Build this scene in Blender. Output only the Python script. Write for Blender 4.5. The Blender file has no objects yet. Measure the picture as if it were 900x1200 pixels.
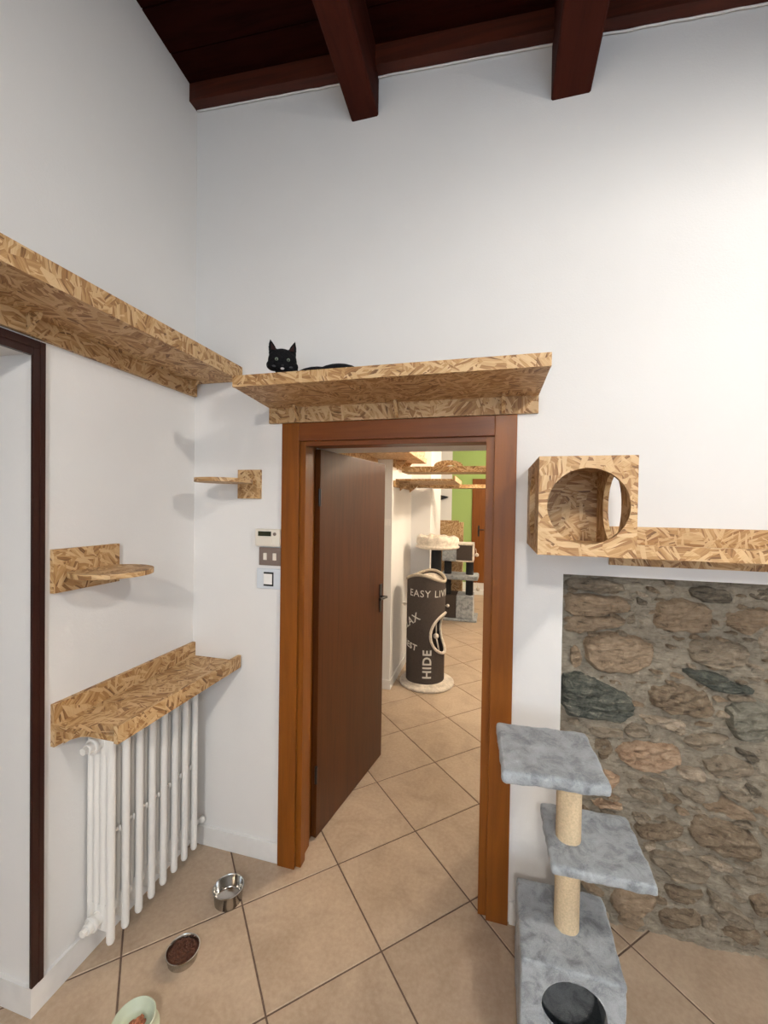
import bpy, bmesh, math, random
from mathutils import Vector, Matrix, noise
from math import sin, cos, pi, radians

random.seed(7)
C = bpy.context.scene.collection
scene = bpy.context.scene

# ------------------------------------------------------------------ camera
cam_d = bpy.data.cameras.new('camera')
cam_d.sensor_fit = 'HORIZONTAL'
cam_d.sensor_width = 36.0
cam_d.lens = 36.0 * 487.52 / 900.0
cam_d.clip_start = 0.02
cam = bpy.data.objects.new('camera', cam_d)
C.objects.link(cam)
rt = Vector((0.96660739, 0.25580242, 0.0153385))
up = Vector((-0.01855528, 0.01016647, 0.99977615))
fw = Vector((-0.25558922, 0.96667563, -0.01457347))
m = Matrix((rt, up, -fw)).transposed().to_4x4()
m.translation = Vector((0, 0, 1.7563))
cam.matrix_world = m
scene.camera = cam

# ------------------------------------------------------------------ world, exposure
w = bpy.data.worlds.new('world')
scene.world = w
w.use_nodes = True
w.node_tree.nodes['Background'].inputs[0].default_value = (0.62, 0.78, 1.0, 1)
w.node_tree.nodes['Background'].inputs[1].default_value = 0.5
scene.view_settings.view_transform = 'Standard'
scene.view_settings.look = 'None'
scene.view_settings.exposure = 0.30
scene.view_settings.gamma = 1.0
scene.view_settings.use_curve_mapping = False

def light(name, kind, loc, power, color, rot=(0, 0, 0), **kw):
    d = bpy.data.lights.new(name, kind)
    d.energy = power
    d.color = color
    for k, v in kw.items():
        setattr(d, k, v)
    o = bpy.data.objects.new(name, d)
    o.location = loc
    o.rotation_euler = rot
    C.objects.link(o)
    return o

LAMP = Vector((1.28, 0.32, 3.02))
light('pendant_bulb', 'POINT', LAMP, 58, (1.0, 0.95, 0.885), shadow_soft_size=0.07)
LAMP2 = Vector((0.10, -1.70, 2.85))
light('pendant_bulb', 'POINT', LAMP2, 118, (1.0, 0.95, 0.885), shadow_soft_size=0.09)
light('window_daylight', 'AREA', (0.9, -2.66, 1.9), 34, (0.62, 0.80, 1.0), (radians(90), 0, 0), shape='RECTANGLE', size=1.9, size_y=1.3)
light('hall_bulb_near', 'POINT', (0.85, 3.9, 2.75), 85, (1.0, 0.84, 0.64), shadow_soft_size=0.1)
light('hall_bulb_far', 'POINT', (0.7, 7.3, 2.8), 70, (1.0, 0.84, 0.64), shadow_soft_size=0.1)

# ------------------------------------------------------------------ materials
def mat(name):
    m = bpy.data.materials.new(name)
    m.use_nodes = True
    nt = m.node_tree
    return m, nt, nt.nodes['Principled BSDF']

def nd(nt, t, **kw):
    n = nt.nodes.new(t)
    for k, v in kw.items():
        if k.startswith('i_'):
            n.inputs[k[2:].replace('_', ' ')].default_value = v
        else:
            setattr(n, k, v)
    return n

def ramp(nt, fac, stops, interp='LINEAR'):
    r = nt.nodes.new('ShaderNodeValToRGB')
    r.color_ramp.interpolation = interp
    els = r.color_ramp.elements
    while len(els) < len(stops):
        els.new(0.5)
    for e, (p, c) in zip(els, stops):
        e.position = p
        e.color = (*c, 1)
    nt.links.new(fac, r.inputs[0])
    return r.outputs[0]

def mix(nt, fac, a, b, blend='MIX'):
    n = nt.nodes.new('ShaderNodeMix')
    n.data_type = 'RGBA'
    n.blend_type = blend
    for s, v in ((n.inputs[0], fac), (n.inputs[6], a), (n.inputs[7], b)):
        if isinstance(v, (int, float)):
            s.default_value = v
        elif isinstance(v, tuple):
            s.default_value = (*v, 1)
        else:
            nt.links.new(v, s)
    return n.outputs[2]

def bump(nt, bs, h, strength=0.3, dist=0.01):
    b = nd(nt, 'ShaderNodeBump')
    b.inputs['Strength'].default_value = strength
    b.inputs['Distance'].default_value = dist
    nt.links.new(h, b.inputs['Height'])
    nt.links.new(b.outputs[0], bs.inputs['Normal'])

def coord(nt, kind='Object', scale=(1, 1, 1)):
    tc = nd(nt, 'ShaderNodeTexCoord')
    mp = nd(nt, 'ShaderNodeMapping')
    mp.inputs['Scale'].default_value = scale
    nt.links.new(tc.outputs[kind], mp.inputs[0])
    return mp.outputs[0]

def noise_tex(nt, vec, scale, detail=4, rough=0.5, dist=0.0):
    n = nd(nt, 'ShaderNodeTexNoise')
    n.inputs['Scale'].default_value = scale
    n.inputs['Detail'].default_value = detail
    n.inputs['Roughness'].default_value = rough
    n.inputs['Distortion'].default_value = dist
    nt.links.new(vec, n.inputs['Vector'])
    return n.outputs[0]

def m_plain(name, col, rough=0.5, metal=0.0, spec=0.5, noise_amt=0.0, nscale=20, bstr=0.0, coat=0.0):
    m, nt, b = mat(name)
    b.inputs['Base Color'].default_value = (*col, 1)
    b.inputs['Roughness'].default_value = rough
    b.inputs['Metallic'].default_value = metal
    b.inputs['Specular IOR Level'].default_value = spec
    b.inputs['Coat Weight'].default_value = coat
    v = coord(nt)
    n = noise_tex(nt, v, nscale, 5)
    if noise_amt:
        lo = tuple(c * (1 - noise_amt) for c in col)
        hi = tuple(min(1, c * (1 + noise_amt)) for c in col)
        c = ramp(nt, n, [(0.3, lo), (0.7, hi)])
        nt.links.new(c, b.inputs['Base Color'])
    if bstr:
        bump(nt, b, n, bstr, 0.004)
    return m

def m_osb(name, light_col=(0.48, 0.285, 0.115), dark_col=(0.30, 0.145, 0.048), edge=False):
    """oriented strand board: layers of long flakes laid in random directions"""
    m, nt, b = mat(name)
    L = nt.links
    tc = nd(nt, 'ShaderNodeTexCoord')
    uv = tc.outputs['UV']
    nz = nd(nt, 'ShaderNodeTexNoise')
    nz.inputs['Scale'].default_value = 9
    L.new(uv, nz.inputs['Vector'])
    sub = nd(nt, 'ShaderNodeVectorMath', operation='SUBTRACT')
    L.new(nz.outputs['Color'], sub.inputs[0]); sub.inputs[1].default_value = (0.5, 0.5, 0.5)
    scl = nd(nt, 'ShaderNodeVectorMath', operation='SCALE')
    L.new(sub.outputs[0], scl.inputs[0]); scl.inputs['Scale'].default_value = 0.014
    add = nd(nt, 'ShaderNodeVectorMath', operation='ADD')
    L.new(uv, add.inputs[0]); L.new(scl.outputs[0], add.inputs[1])
    cols, hs = [], []
    for k, (ps, fx, fy) in enumerate(((13, 17, 105), (18, 23, 150), (10, 13, 85))):
        off = nd(nt, 'ShaderNodeVectorMath', operation='ADD')
        L.new(add.outputs[0], off.inputs[0]); off.inputs[1].default_value = (k * 3.7, k * 1.9, 0)
        v1 = nd(nt, 'ShaderNodeTexVoronoi', voronoi_dimensions='2D')
        v1.inputs['Scale'].default_value = ps
        L.new(off.outputs[0], v1.inputs['Vector'])
        sp = nd(nt, 'ShaderNodeSeparateColor')
        L.new(v1.outputs['Color'], sp.inputs[0])
        an = nd(nt, 'ShaderNodeMath', operation='MULTIPLY_ADD')
        L.new(sp.outputs[0], an.inputs[0]); an.inputs[1].default_value = 2.6; an.inputs[2].default_value = -1.3 + 0.5 * k
        rot = nd(nt, 'ShaderNodeVectorRotate', rotation_type='Z_AXIS')
        L.new(off.outputs[0], rot.inputs['Vector']); L.new(an.outputs[0], rot.inputs['Angle'])
        st = nd(nt, 'ShaderNodeVectorMath', operation='MULTIPLY')
        L.new(rot.outputs[0], st.inputs[0]); st.inputs[1].default_value = (fx, fy, 1)
        v2 = nd(nt, 'ShaderNodeTexVoronoi', voronoi_dimensions='2D')
        v2.inputs['Scale'].default_value = 1.0
        L.new(st.outputs[0], v2.inputs['Vector'])
        s2 = nd(nt, 'ShaderNodeSeparateColor')
        L.new(v2.outputs['Color'], s2.inputs[0])
        cols.append((s2.outputs[0], sp.outputs[1]))
        fs = nd(nt, 'ShaderNodeVectorMath', operation='MULTIPLY')
        L.new(rot.outputs[0], fs.inputs[0]); fs.inputs[1].default_value = (14, 320, 1)
        fine = noise_tex(nt, fs.outputs[0], 1.0, 3, 0.6)
        hs.append(fine)
    def th(val, t):
        n = nd(nt, 'ShaderNodeMath', operation='GREATER_THAN')
        L.new(val, n.inputs[0]); n.inputs[1].default_value = t
        return n.outputs[0]
    a = mix(nt, th(cols[0][1], 0.5), cols[0][0], cols[1][0])
    a = mix(nt, th(cols[2][0], 0.78), a, cols[2][0])
    a = mix(nt, 0.45, a, mix(nt, th(cols[0][1], 0.5), hs[0], hs[1]))
    d2 = tuple(x * 0.5 for x in dark_col)
    hl = (0.64, 0.445, 0.24)
    md = tuple((x + y) / 2 for x, y in zip(light_col, dark_col))
    c = ramp(nt, a, [(0.20, d2), (0.28, dark_col), (0.40, md), (0.53, light_col), (0.74, hl)])
    big = noise_tex(nt, uv, 3.0, 2)
    c = mix(nt, 0.5, c, ramp(nt, big, [(0.3, (0.8, 0.75, 0.7)), (0.7, (1, 1, 1))]), 'MULTIPLY')
    L.new(c, b.inputs['Base Color'])
    b.inputs['Roughness'].default_value = 0.55
    bump(nt, b, a, 0.35, 0.002)
    return m

def m_wood(name, c1, c2, rough=0.35, coat=0.3, axis='Z'):
    m, nt, b = mat(name)
    sc = {'Z': (14, 14, 0.9), 'X': (0.9, 14, 14), 'Y': (14, 0.9, 14)}[axis]
    v = coord(nt, 'Object', sc)
    n = noise_tex(nt, v, 2.2, 6, 0.6, 0.6)
    c = ramp(nt, n, [(0.25, c2), (0.55, c1), (0.8, tuple(x * 1.15 for x in c1))])
    nt.links.new(c, b.inputs['Base Color'])
    b.inputs['Roughness'].default_value = rough
    b.inputs['Coat Weight'].default_value = coat
    b.inputs['Coat Roughness'].default_value = 0.2
    b.inputs['Specular IOR Level'].default_value = 0.28
    bump(nt, b, n, 0.06, 0.002)
    return m

def m_plaster(name, col=(0.80, 0.785, 0.765)):
    m, nt, b = mat(name)
    v = coord(nt)
    n1 = noise_tex(nt, v, 3.0, 4)
    n2 = noise_tex(nt, v, 130, 4, 0.6)
    n3 = noise_tex(nt, v, 14, 5, 0.55)
    c = ramp(nt, n1, [(0.3, tuple(x * 0.97 for x in col)), (0.7, col)])
    nt.links.new(c, b.inputs['Base Color'])
    b.inputs['Roughness'].default_value = 0.85
    b.inputs['Specular IOR Level'].default_value = 0.2
    h = mix(nt, 0.5, n2, n3)
    bump(nt, b, h, 0.22, 0.005)
    return m

def m_tile(name):
    m, nt, b = mat(name)
    oi = nd(nt, 'ShaderNodeObjectInfo')
    geo = nd(nt, 'ShaderNodeNewGeometry')
    sc = nd(nt, 'ShaderNodeVectorMath', operation='SCALE')
    nt.links.new(oi.outputs['Location'], sc.inputs[0]); sc.inputs['Scale'].default_value = 5.3
    ad = nd(nt, 'ShaderNodeVectorMath', operation='ADD')
    nt.links.new(geo.outputs['Position'], ad.inputs[0]); nt.links.new(sc.outputs[0], ad.inputs[1])
    n = noise_tex(nt, ad.outputs[0], 3.2, 6, 0.62, 1.2)
    n2 = noise_tex(nt, ad.outputs[0], 55, 4, 0.6)
    c = ramp(nt, n, [(0.3, (0.34, 0.25, 0.17)), (0.5, (0.43, 0.325, 0.23)), (0.72, (0.51, 0.40, 0.29))])
    c = mix(nt, 0.22, c, ramp(nt, n2, [(0.35, (0.36, 0.26, 0.18)), (0.65, (0.62, 0.50, 0.38))]))
    nt.links.new(c, b.inputs['Base Color'])
    b.inputs['Roughness'].default_value = 0.42
    h = mix(nt, 0.4, n, n2)
    bump(nt, b, h, 0.25, 0.006)
    return m

def m_plush(name, c1, c2):
    m, nt, b = mat(name)
    v = coord(nt)
    n = noise_tex(nt, v, 17, 6, 0.68, 0.6)
    n2 = noise_tex(nt, v, 260, 3, 0.7)
    c = ramp(nt, n, [(0.36, c2), (0.44, tuple((a + d) / 2 for a, d in zip(c1, c2))), (0.50, c1), (0.64, tuple(min(1, x * 1.3) for x in c1))])
    c = mix(nt, 0.25, c, ramp(nt, n2, [(0.3, tuple(x * 0.5 for x in c1)), (0.7, tuple(min(1, x * 1.5) for x in c1))]))
    nt.links.new(c, b.inputs['Base Color'])
    b.inputs['Roughness'].default_value = 0.95
    b.inputs['Specular IOR Level'].default_value = 0.1
    b.inputs['Sheen Weight'].default_value = 0.5
    b.inputs['Sheen Roughness'].default_value = 0.4
    h = mix(nt, 0.5, n, n2)
    bump(nt, b, h, 0.8, 0.006)
    return m

def m_stone(name, cols, gain=1.45):
    cols = [tuple(min(0.75, x * (gain if k else 1.0)) for x in c_) for k, c_ in enumerate(cols)]
    m, nt, b = mat(name)
    v = coord(nt)
    rt_ = nd(nt, 'ShaderNodeMapping')
    rt_.inputs['Rotation'].default_value = (0, radians(20), 0)
    rt_.inputs['Scale'].default_value = (7, 14, 44)
    nt.links.new(v, rt_.inputs[0])
    n = noise_tex(nt, v, 30, 9, 0.72, 0.8)
    s = noise_tex(nt, rt_.outputs[0], 1.6, 8, 0.72, 1.0)
    mm = mix(nt, 0.5, n, s)
    c = ramp(nt, mm, [(0.36, cols[0]), (0.45, cols[1]), (0.56, cols[2]), (0.68, cols[3] if len(cols) > 3 else cols[2])])
    nt.links.new(c, b.inputs['Base Color'])
    b.inputs['Roughness'].default_value = 0.8
    bump(nt, b, mm, 1.0, 0.03)
    return m

M = {}
M['osb'] = m_osb('osb')
M['plaster'] = m_plaster('white_plaster')
M['green'] = m_plaster('green_paint', (0.36, 0.50, 0.17))
M['tile'] = m_tile('beige_tile')
M['grout'] = m_plain('grout', (0.13, 0.085, 0.06), 0.9, noise_amt=0.2, nscale=40)
M['baseboard'] = m_plain('white_baseboard', (0.80, 0.79, 0.77), 0.35, noise_amt=0.03)
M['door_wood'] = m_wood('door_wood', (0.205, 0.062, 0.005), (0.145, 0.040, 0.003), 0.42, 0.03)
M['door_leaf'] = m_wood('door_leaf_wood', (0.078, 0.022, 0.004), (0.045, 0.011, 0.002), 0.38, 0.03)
M['door_header'] = m_wood('door_header_wood', (0.17, 0.046, 0.006), (0.125, 0.031, 0.003), 0.42, 0.03, axis='X')
M['frame_dark'] = m_wood('dark_red_wood', (0.032, 0.009, 0.006), (0.018, 0.005, 0.004), 0.35, 0.1)
M['ceil'] = m_wood('ceiling_wood', (0.020, 0.0030, 0.0016), (0.008, 0.0012, 0.0007), 0.9, 0.0, 'X')
M['ceil'].node_tree.nodes['Principled BSDF'].inputs['Specular IOR Level'].default_value = 0.05
M['beam'] = m_wood('beam_wood', (0.050, 0.0085, 0.0036), (0.030, 0.0046, 0.002), 0.75, 0.0, 'Y')
M['beam'].node_tree.nodes['Principled BSDF'].inputs['Specular IOR Level'].default_value = 0.12
M['plate_beam'] = m_wood('plate_beam_wood', (0.075, 0.015, 0.006), (0.035, 0.007, 0.003), 0.6, 0.0, 'X')
M['radiator'] = m_plain('radiator_enamel', (0.83, 0.81, 0.77), 0.3, noise_amt=0.02, nscale=6)
M['plush'] = m_plush('grey_plush', (0.35, 0.375, 0.395), (0.16, 0.175, 0.185))
M['plush_dark'] = m_plush('grey_plush_inside', (0.20, 0.21, 0.22), (0.11, 0.12, 0.125))
M['cream_plush'] = m_plush('cream_plush', (0.62, 0.55, 0.46), (0.45, 0.39, 0.32))
M['brown_felt'] = m_plain('brown_felt', (0.075, 0.06, 0.052), 0.95, spec=0.1, noise_amt=0.15, nscale=120, bstr=0.3)
M['beige_trim'] = m_plain('beige_trim', (0.42, 0.36, 0.28), 0.9, spec=0.1, noise_amt=0.15, nscale=90, bstr=0.4)
M['print'] = m_plain('cream_print', (0.62, 0.60, 0.54), 0.9)
M['black_post'] = m_plain('black_post', (0.012, 0.012, 0.014), 0.8, noise_amt=0.3, nscale=90, bstr=0.5)
M['steel'] = m_plain('polished_steel', (0.52, 0.50, 0.47), 0.16, 1.0)
M['kibble'] = m_plain('kibble', (0.085, 0.028, 0.013), 0.8, noise_amt=0.4, nscale=80)
M['meat'] = m_plain('wet_food', (0.30, 0.10, 0.045), 0.6, noise_amt=0.4, nscale=60)
M['green_bowl'] = m_plain('pale_green_ceramic', (0.56, 0.62, 0.48), 0.3, noise_amt=0.03)
M['cat'] = m_plain('black_fur', (0.008, 0.008, 0.009), 0.85, spec=0.15, noise_amt=0.3, nscale=150, bstr=0.8)
M['cat_ear'] = m_plain('ear_inside', (0.05, 0.018, 0.016), 0.9)
M['cat_nose'] = m_plain('white_fur', (0.55, 0.52, 0.52), 0.8)
M['cheek'] = m_plain('grey_fur_highlight', (0.06, 0.06, 0.068), 0.8)  # painted highlight: grey stands for light reflected by the black fur
M['eye'] = m_plain('cat_eye', (0.22, 0.26, 0.20), 0.15)
M['black'] = m_plain('black_plastic', (0.01, 0.01, 0.01), 0.3)
M['plastic'] = m_plain('ivory_plastic', (0.76, 0.70, 0.60), 0.4)
M['screen'] = m_plain('dark_display', (0.03, 0.035, 0.02), 0.15)
M['brown_plate'] = m_plain('brown_grey_plate', (0.20, 0.15, 0.125), 0.4)
M['white_plate'] = m_plain('white_switch_plate', (0.66, 0.70, 0.74), 0.3)
M['white_key'] = m_plain('white_rocker', (0.85, 0.83, 0.80), 0.35)
M['mortar'] = m_stone('mortar', [(0.13, 0.105, 0.075), (0.235, 0.20, 0.15), (0.30, 0.26, 0.20), (0.37, 0.325, 0.26)])
ST = {
 'g': m_stone('grey_brown_stone', [(0.07, 0.055, 0.04), (0.19, 0.15, 0.105), (0.27, 0.22, 0.16), (0.37, 0.31, 0.235)]),
 't': m_stone('tan_stone', [(0.09, 0.062, 0.04), (0.23, 0.165, 0.105), (0.31, 0.23, 0.155), (0.40, 0.31, 0.22)]),
 'd': m_stone('dark_stone', [(0.03, 0.026, 0.02), (0.09, 0.075, 0.055), (0.17, 0.14, 0.10), (0.26, 0.21, 0.155)]),
 'l': m_stone('light_stone', [(0.10, 0.07, 0.045), (0.28, 0.22, 0.155), (0.40, 0.33, 0.25), (0.52, 0.45, 0.36)]),
 'v': m_stone('dark_green_stone', [(0.012, 0.015, 0.012), (0.050, 0.056, 0.045), (0.13, 0.13, 0.105), (0.42, 0.38, 0.30)]),
 'b': m_stone('brown_stone', [(0.045, 0.03, 0.02), (0.155, 0.11, 0.07), (0.235, 0.18, 0.12), (0.38, 0.32, 0.245)]),
 'u': m_stone('grey_green_stone', [(0.07, 0.07, 0.055), (0.155, 0.145, 0.11), (0.23, 0.215, 0.17), (0.32, 0.29, 0.23)]),
 'o': m_stone('orange_tan_stone', [(0.11, 0.06, 0.03), (0.31, 0.20, 0.125), (0.42, 0.30, 0.20), (0.55, 0.43, 0.32)]),
}

# ------------------------------------------------------------------ mesh helpers
def empty(name, label, cat, loc=(0, 0, 0), group=None, rotz=0):
    o = bpy.data.objects.new(name, None)
    o.empty_display_size = 0.05
    C.objects.link(o)
    o.location = loc
    o.rotation_euler = (0, 0, rotz)
    o['label'] = label
    o['category'] = cat
    if group:
        o['group'] = group
    return o

def world_off(p):
    v = Vector((0, 0, 0))
    while p is not None:
        v += Vector(p.location)
        p = p.parent
    return v

def link(name, bm, material, parent=None, smooth=False, auto=None, loc=None, recalc=True):
    """link a bmesh given in world axes; the parent's location is taken off"""
    if recalc:
        bmesh.ops.recalc_face_normals(bm, faces=bm.faces)
    off = world_off(parent)
    if loc is not None:
        off = Vector(loc)
    bmesh.ops.translate(bm, verts=bm.verts, vec=-off)
    me = bpy.data.meshes.new(name)
    bm.to_mesh(me)
    bm.free()
    mats = material if isinstance(material, (list, tuple)) else [material]
    for mm in mats:
        me.materials.append(mm)
    if smooth:
        for p in me.polygons:
            p.use_smooth = True
        if auto:
            me.set_sharp_from_angle(angle=radians(auto))
    o = bpy.data.objects.new(name, me)
    C.objects.link(o)
    if parent is not None:
        o.parent = parent
        if loc is not None:
            o.location = off - world_off(parent)
    elif loc is not None:
        o.location = off
    return o

def tag(o, label, cat, group=None, kind=None):
    if label: o['label'] = label
    if cat: o['category'] = cat
    if group: o['group'] = group
    if kind: o['kind'] = kind
    return o

def struct(name, bm, material, label=None, parent=None, **kw):
    o = link(name, bm, material, parent, **kw)
    o['kind'] = 'structure'
    if label: o['label'] = label
    return o

def box(bm, x0, x1, y0, y1, z0, z1, bev=0.0):
    t = bmesh.new()
    bmesh.ops.create_cube(t, size=1)
    for v in t.verts:
        v.co = Vector(((x0 + x1) / 2 + v.co.x * (x1 - x0), (y0 + y1) / 2 + v.co.y * (y1 - y0), (z0 + z1) / 2 + v.co.z * (z1 - z0)))
    if bev:
        bmesh.ops.bevel(t, geom=t.edges[:], offset=bev, segments=2, profile=0.7, affect='EDGES')
    merge(bm, t)
    return bm

def merge(bm, t):
    me = bpy.data.meshes.new('tmp')
    t.to_mesh(me)
    t.free()
    bm.from_mesh(me)
    bpy.data.meshes.remove(me)

def nb(*a, **k):
    return box(bmesh.new(), *a, **k)

def cyl(bm, p0, p1, r0, r1=None, seg=24, cap=True, bev=0):
    r1 = r0 if r1 is None else r1
    p0, p1 = Vector(p0), Vector(p1)
    d = p1 - p0
    t = bmesh.new()
    bmesh.ops.create_cone(t, cap_ends=cap, segments=seg, radius1=r0, radius2=r1, depth=d.length)
    if bev:
        es = [e for e in t.edges if abs(e.verts[0].co.z - e.verts[1].co.z) < 1e-6]
        bmesh.ops.bevel(t, geom=es, offset=bev, segments=3, profile=0.5, affect='EDGES')
    q = Vector((0, 0, 1)).rotation_difference(d.normalized()).to_matrix().to_4x4()
    bmesh.ops.transform(t, matrix=Matrix.Translation((p0 + p1) / 2) @ q, verts=t.verts)
    merge(bm, t)
    return bm

def ball(bm, c, r, scale=(1, 1, 1), sub=3, rot=None):
    t = bmesh.new()
    bmesh.ops.create_icosphere(t, subdivisions=sub, radius=r)
    mt = Matrix.Diagonal((*scale, 1))
    if rot is not None:
        mt = rot.to_4x4() @ mt
    bmesh.ops.transform(t, matrix=Matrix.Translation(Vector(c)) @ mt, verts=t.verts)
    merge(bm, t)
    return bm

def lathe(bm, c, prof, seg=48, sx=1.0, sy=1.0):
    cx, cy, cz = c
    rows = []
    for r, z in prof:
        if r < 1e-6:
            rows.append([bm.verts.new((cx, cy, cz + z))])
        else:
            rows.append([bm.verts.new((cx + r * sx * cos(2 * pi * k / seg), cy + r * sy * sin(2 * pi * k / seg), cz + z)) for k in range(seg)])
    for a, b in zip(rows, rows[1:]):
        for k in range(seg):
            k2 = (k + 1) % seg
            if len(a) == 1 and len(b) == 1: continue
            if len(a) == 1: bm.faces.new((a[0], b[k], b[k2]))
            elif len(b) == 1: bm.faces.new((a[k], a[k2], b[0]))
            else: bm.faces.new((a[k], a[k2], b[k2], b[k]))
    return bm

def tube(bm, pts, r, seg=10, closed=False):
    pts = [Vector(p) for p in pts]
    n = len(pts)
    rings = []
    prev = None
    for i, p in enumerate(pts):
        if closed:
            t = (pts[(i + 1) % n] - pts[i - 1]).normalized()
        else:
            t = (pts[min(i + 1, n - 1)] - pts[max(i - 1, 0)]).normalized()
        if prev is None:
            a = Vector((0, 0, 1)) if abs(t.z) < 0.9 else Vector((1, 0, 0))
            u = t.cross(a).normalized()
        else:
            u = (prev - t * prev.dot(t)).normalized()
        prev = u
        v = t.cross(u)
        rings.append([bm.verts.new(p + (u * cos(2 * pi * k / seg) + v * sin(2 * pi * k / seg)) * r) for k in range(seg)])
    m_ = n if closed else n - 1
    for i in range(m_):
        a, b = rings[i], rings[(i + 1) % n]
        sh = 0
        if closed and i == n - 1:
            sh = min(range(seg), key=lambda s: (a[0].co - b[s].co).length)
        for k in range(seg):
            bm.faces.new((a[k], a[(k + 1) % seg], b[(k + 1 + sh) % seg], b[(k + sh) % seg]))
    if not closed:
        bm.faces.new(rings[0][::-1]); bm.faces.new(rings[-1])
    return bm

def prism(bm, poly, axis, a, b):
    """poly: 2D outline; axis 'x' -> (y,z), 'y' -> (x,z), 'z' -> (x,y)"""
    def P(u, v, w):
        return {'x': (w, u, v), 'y': (u, w, v), 'z': (u, v, w)}[axis]
    A = [bm.verts.new(P(u, v, a)) for u, v in poly]
    B = [bm.verts.new(P(u, v, b)) for u, v in poly]
    n = len(poly)
    for k in range(n):
        bm.faces.new((A[k], A[(k + 1) % n], B[(k + 1) % n], B[k]))
    bm.faces.new(A[::-1]); bm.faces.new(B)
    return bm

def boxuv(o, seed=None, swap=False):
    """box-projected UVs in metres, shifted per object so no two boards show the same flakes"""
    rnd = random.Random(seed if seed is not None else hash(o.name) % 9973)
    ox, oy = rnd.uniform(0, 20), rnd.uniform(0, 20)
    me = o.data
    uvl = me.uv_layers.new(name='uv')
    for p in me.polygons:
        n = p.normal
        ax = max(range(3), key=lambda k: abs(n[k]))
        for li in p.loop_indices:
            co = me.vertices[me.loops[li].vertex_index].co
            if ax == 0: u, v = co.y, co.z
            elif ax == 1: u, v = co.x, co.z
            else: u, v = co.x, co.y
            if swap: u, v = v, u
            uvl.data[li].uv = (u + ox + ax * 3.1, v + oy)
    return o

_bs = [100]
def osb(name, bm, parent, label=None, swap=False, **kw):
    _bs[0] += 1
    o = link(name, bm, M['osb'], parent, **kw)
    boxuv(o, _bs[0], swap)
    if label: o['label'] = label
    return o

def holed_panel(u0, u1, v0, v1, cu, cv, r, axis, a, b, seg=48):
    """a board with a round hole"""
    bm = bmesh.new()
    def P(u, v, w):
        return {'x': (w, u, v), 'y': (u, w, v), 'z': (u, v, w)}[axis]
    ins, outs = [], []
    angs = sorted(set([2 * pi * k / seg for k in range(seg)] + [math.atan2(v - cv, u - cu) % (2 * pi) for u in (u0, u1) for v in (v0, v1)]))
    for t in angs:
        c, s = cos(t), sin(t)
        ins.append((cu + r * c, cv + r * s))
        k = min(((u1 - cu) / c if c > 1e-9 else (u0 - cu) / c if c < -1e-9 else 1e9),
                ((v1 - cv) / s if s > 1e-9 else (v0 - cv) / s if s < -1e-9 else 1e9))
        outs.append((cu + k * c, cv + k * s))
    L = [[bm.verts.new(P(u, v, w)) for u, v in pts] for pts in (ins, outs) for w in (a, b)]
    ia, ib, oa, ob = L
    n = len(angs)
    for k in range(n):
        j = (k + 1) % n
        bm.faces.new((ia[k], ia[j], oa[j], oa[k]))
        bm.faces.new((ib[k], ob[k], ob[j], ib[j]))
        bm.faces.new((ia[k], ib[k], ib[j], ia[j]))
        bm.faces.new((oa[k], oa[j], ob[j], ob[k]))
    return bm

# ------------------------------------------------------------------ the setting
DW, LW = 1.824, -1.496            # back wall plane (y), left wall plane (x)
bm = bmesh.new()                  # wall with the doorway and the stone niche
box(bm, -2.2, -0.955, DW, 2.40, 0, 4.3)
box(bm, -0.955, 0.055, DW, 2.40, 2.075, 4.3)
box(bm, 0.055, 0.278, DW, 2.40, 0, 4.3)
box(bm, 0.278, 3.1, DW, 2.40, 1.490, 4.3)
box(bm, 0.278, 3.1, 2.02, 2.40, 0, 1.490)
wall_back = struct('wall_back', bm, M['plaster'], 'white plastered wall with the doorway and a stone niche')
bm = bmesh.new()                  # left wall, 0.6 thick, with an opening
box(bm, -2.1, LW, 1.05, DW, 0, 4.3)
box(bm, -2.1, LW, 0.12, 1.05, 2.25, 4.3)
box(bm, -2.1, LW, -2.7, 0.12, 0, 4.3)
wall_left = struct('wall_left', bm, M['plaster'], 'white plastered side wall with a dark framed opening')
struct('wall_right', nb(3.0, 3.1, -2.7, DW, 0, 4.3), M['plaster'])
bm = bmesh.new()
box(bm, -2.1, -0.1, -2.8, -2.7, 0, 4.3); box(bm, 1.9, 3.1, -2.8, -2.7, 0, 4.3)
box(bm, -0.1, 1.9, -2.8, -2.7, 0, 1.2); box(bm, -0.1, 1.9, -2.8, -2.7, 2.6, 4.3)
struct('wall_front', bm, M['plaster'])
struct('wall_passage', box(box(nb(-3.0, -2.9, -0.1, 1.2, 0, 2.6), -2.9, -2.1, 1.05, 1.2, 0, 2.6), -2.9, -2.1, -0.1, 0.12, 0, 2.6), M['plaster'])
struct('ceiling_passage', nb(-2.9, -2.1, 0.12, 1.05, 2.5, 2.6), M['plaster'])

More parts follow.
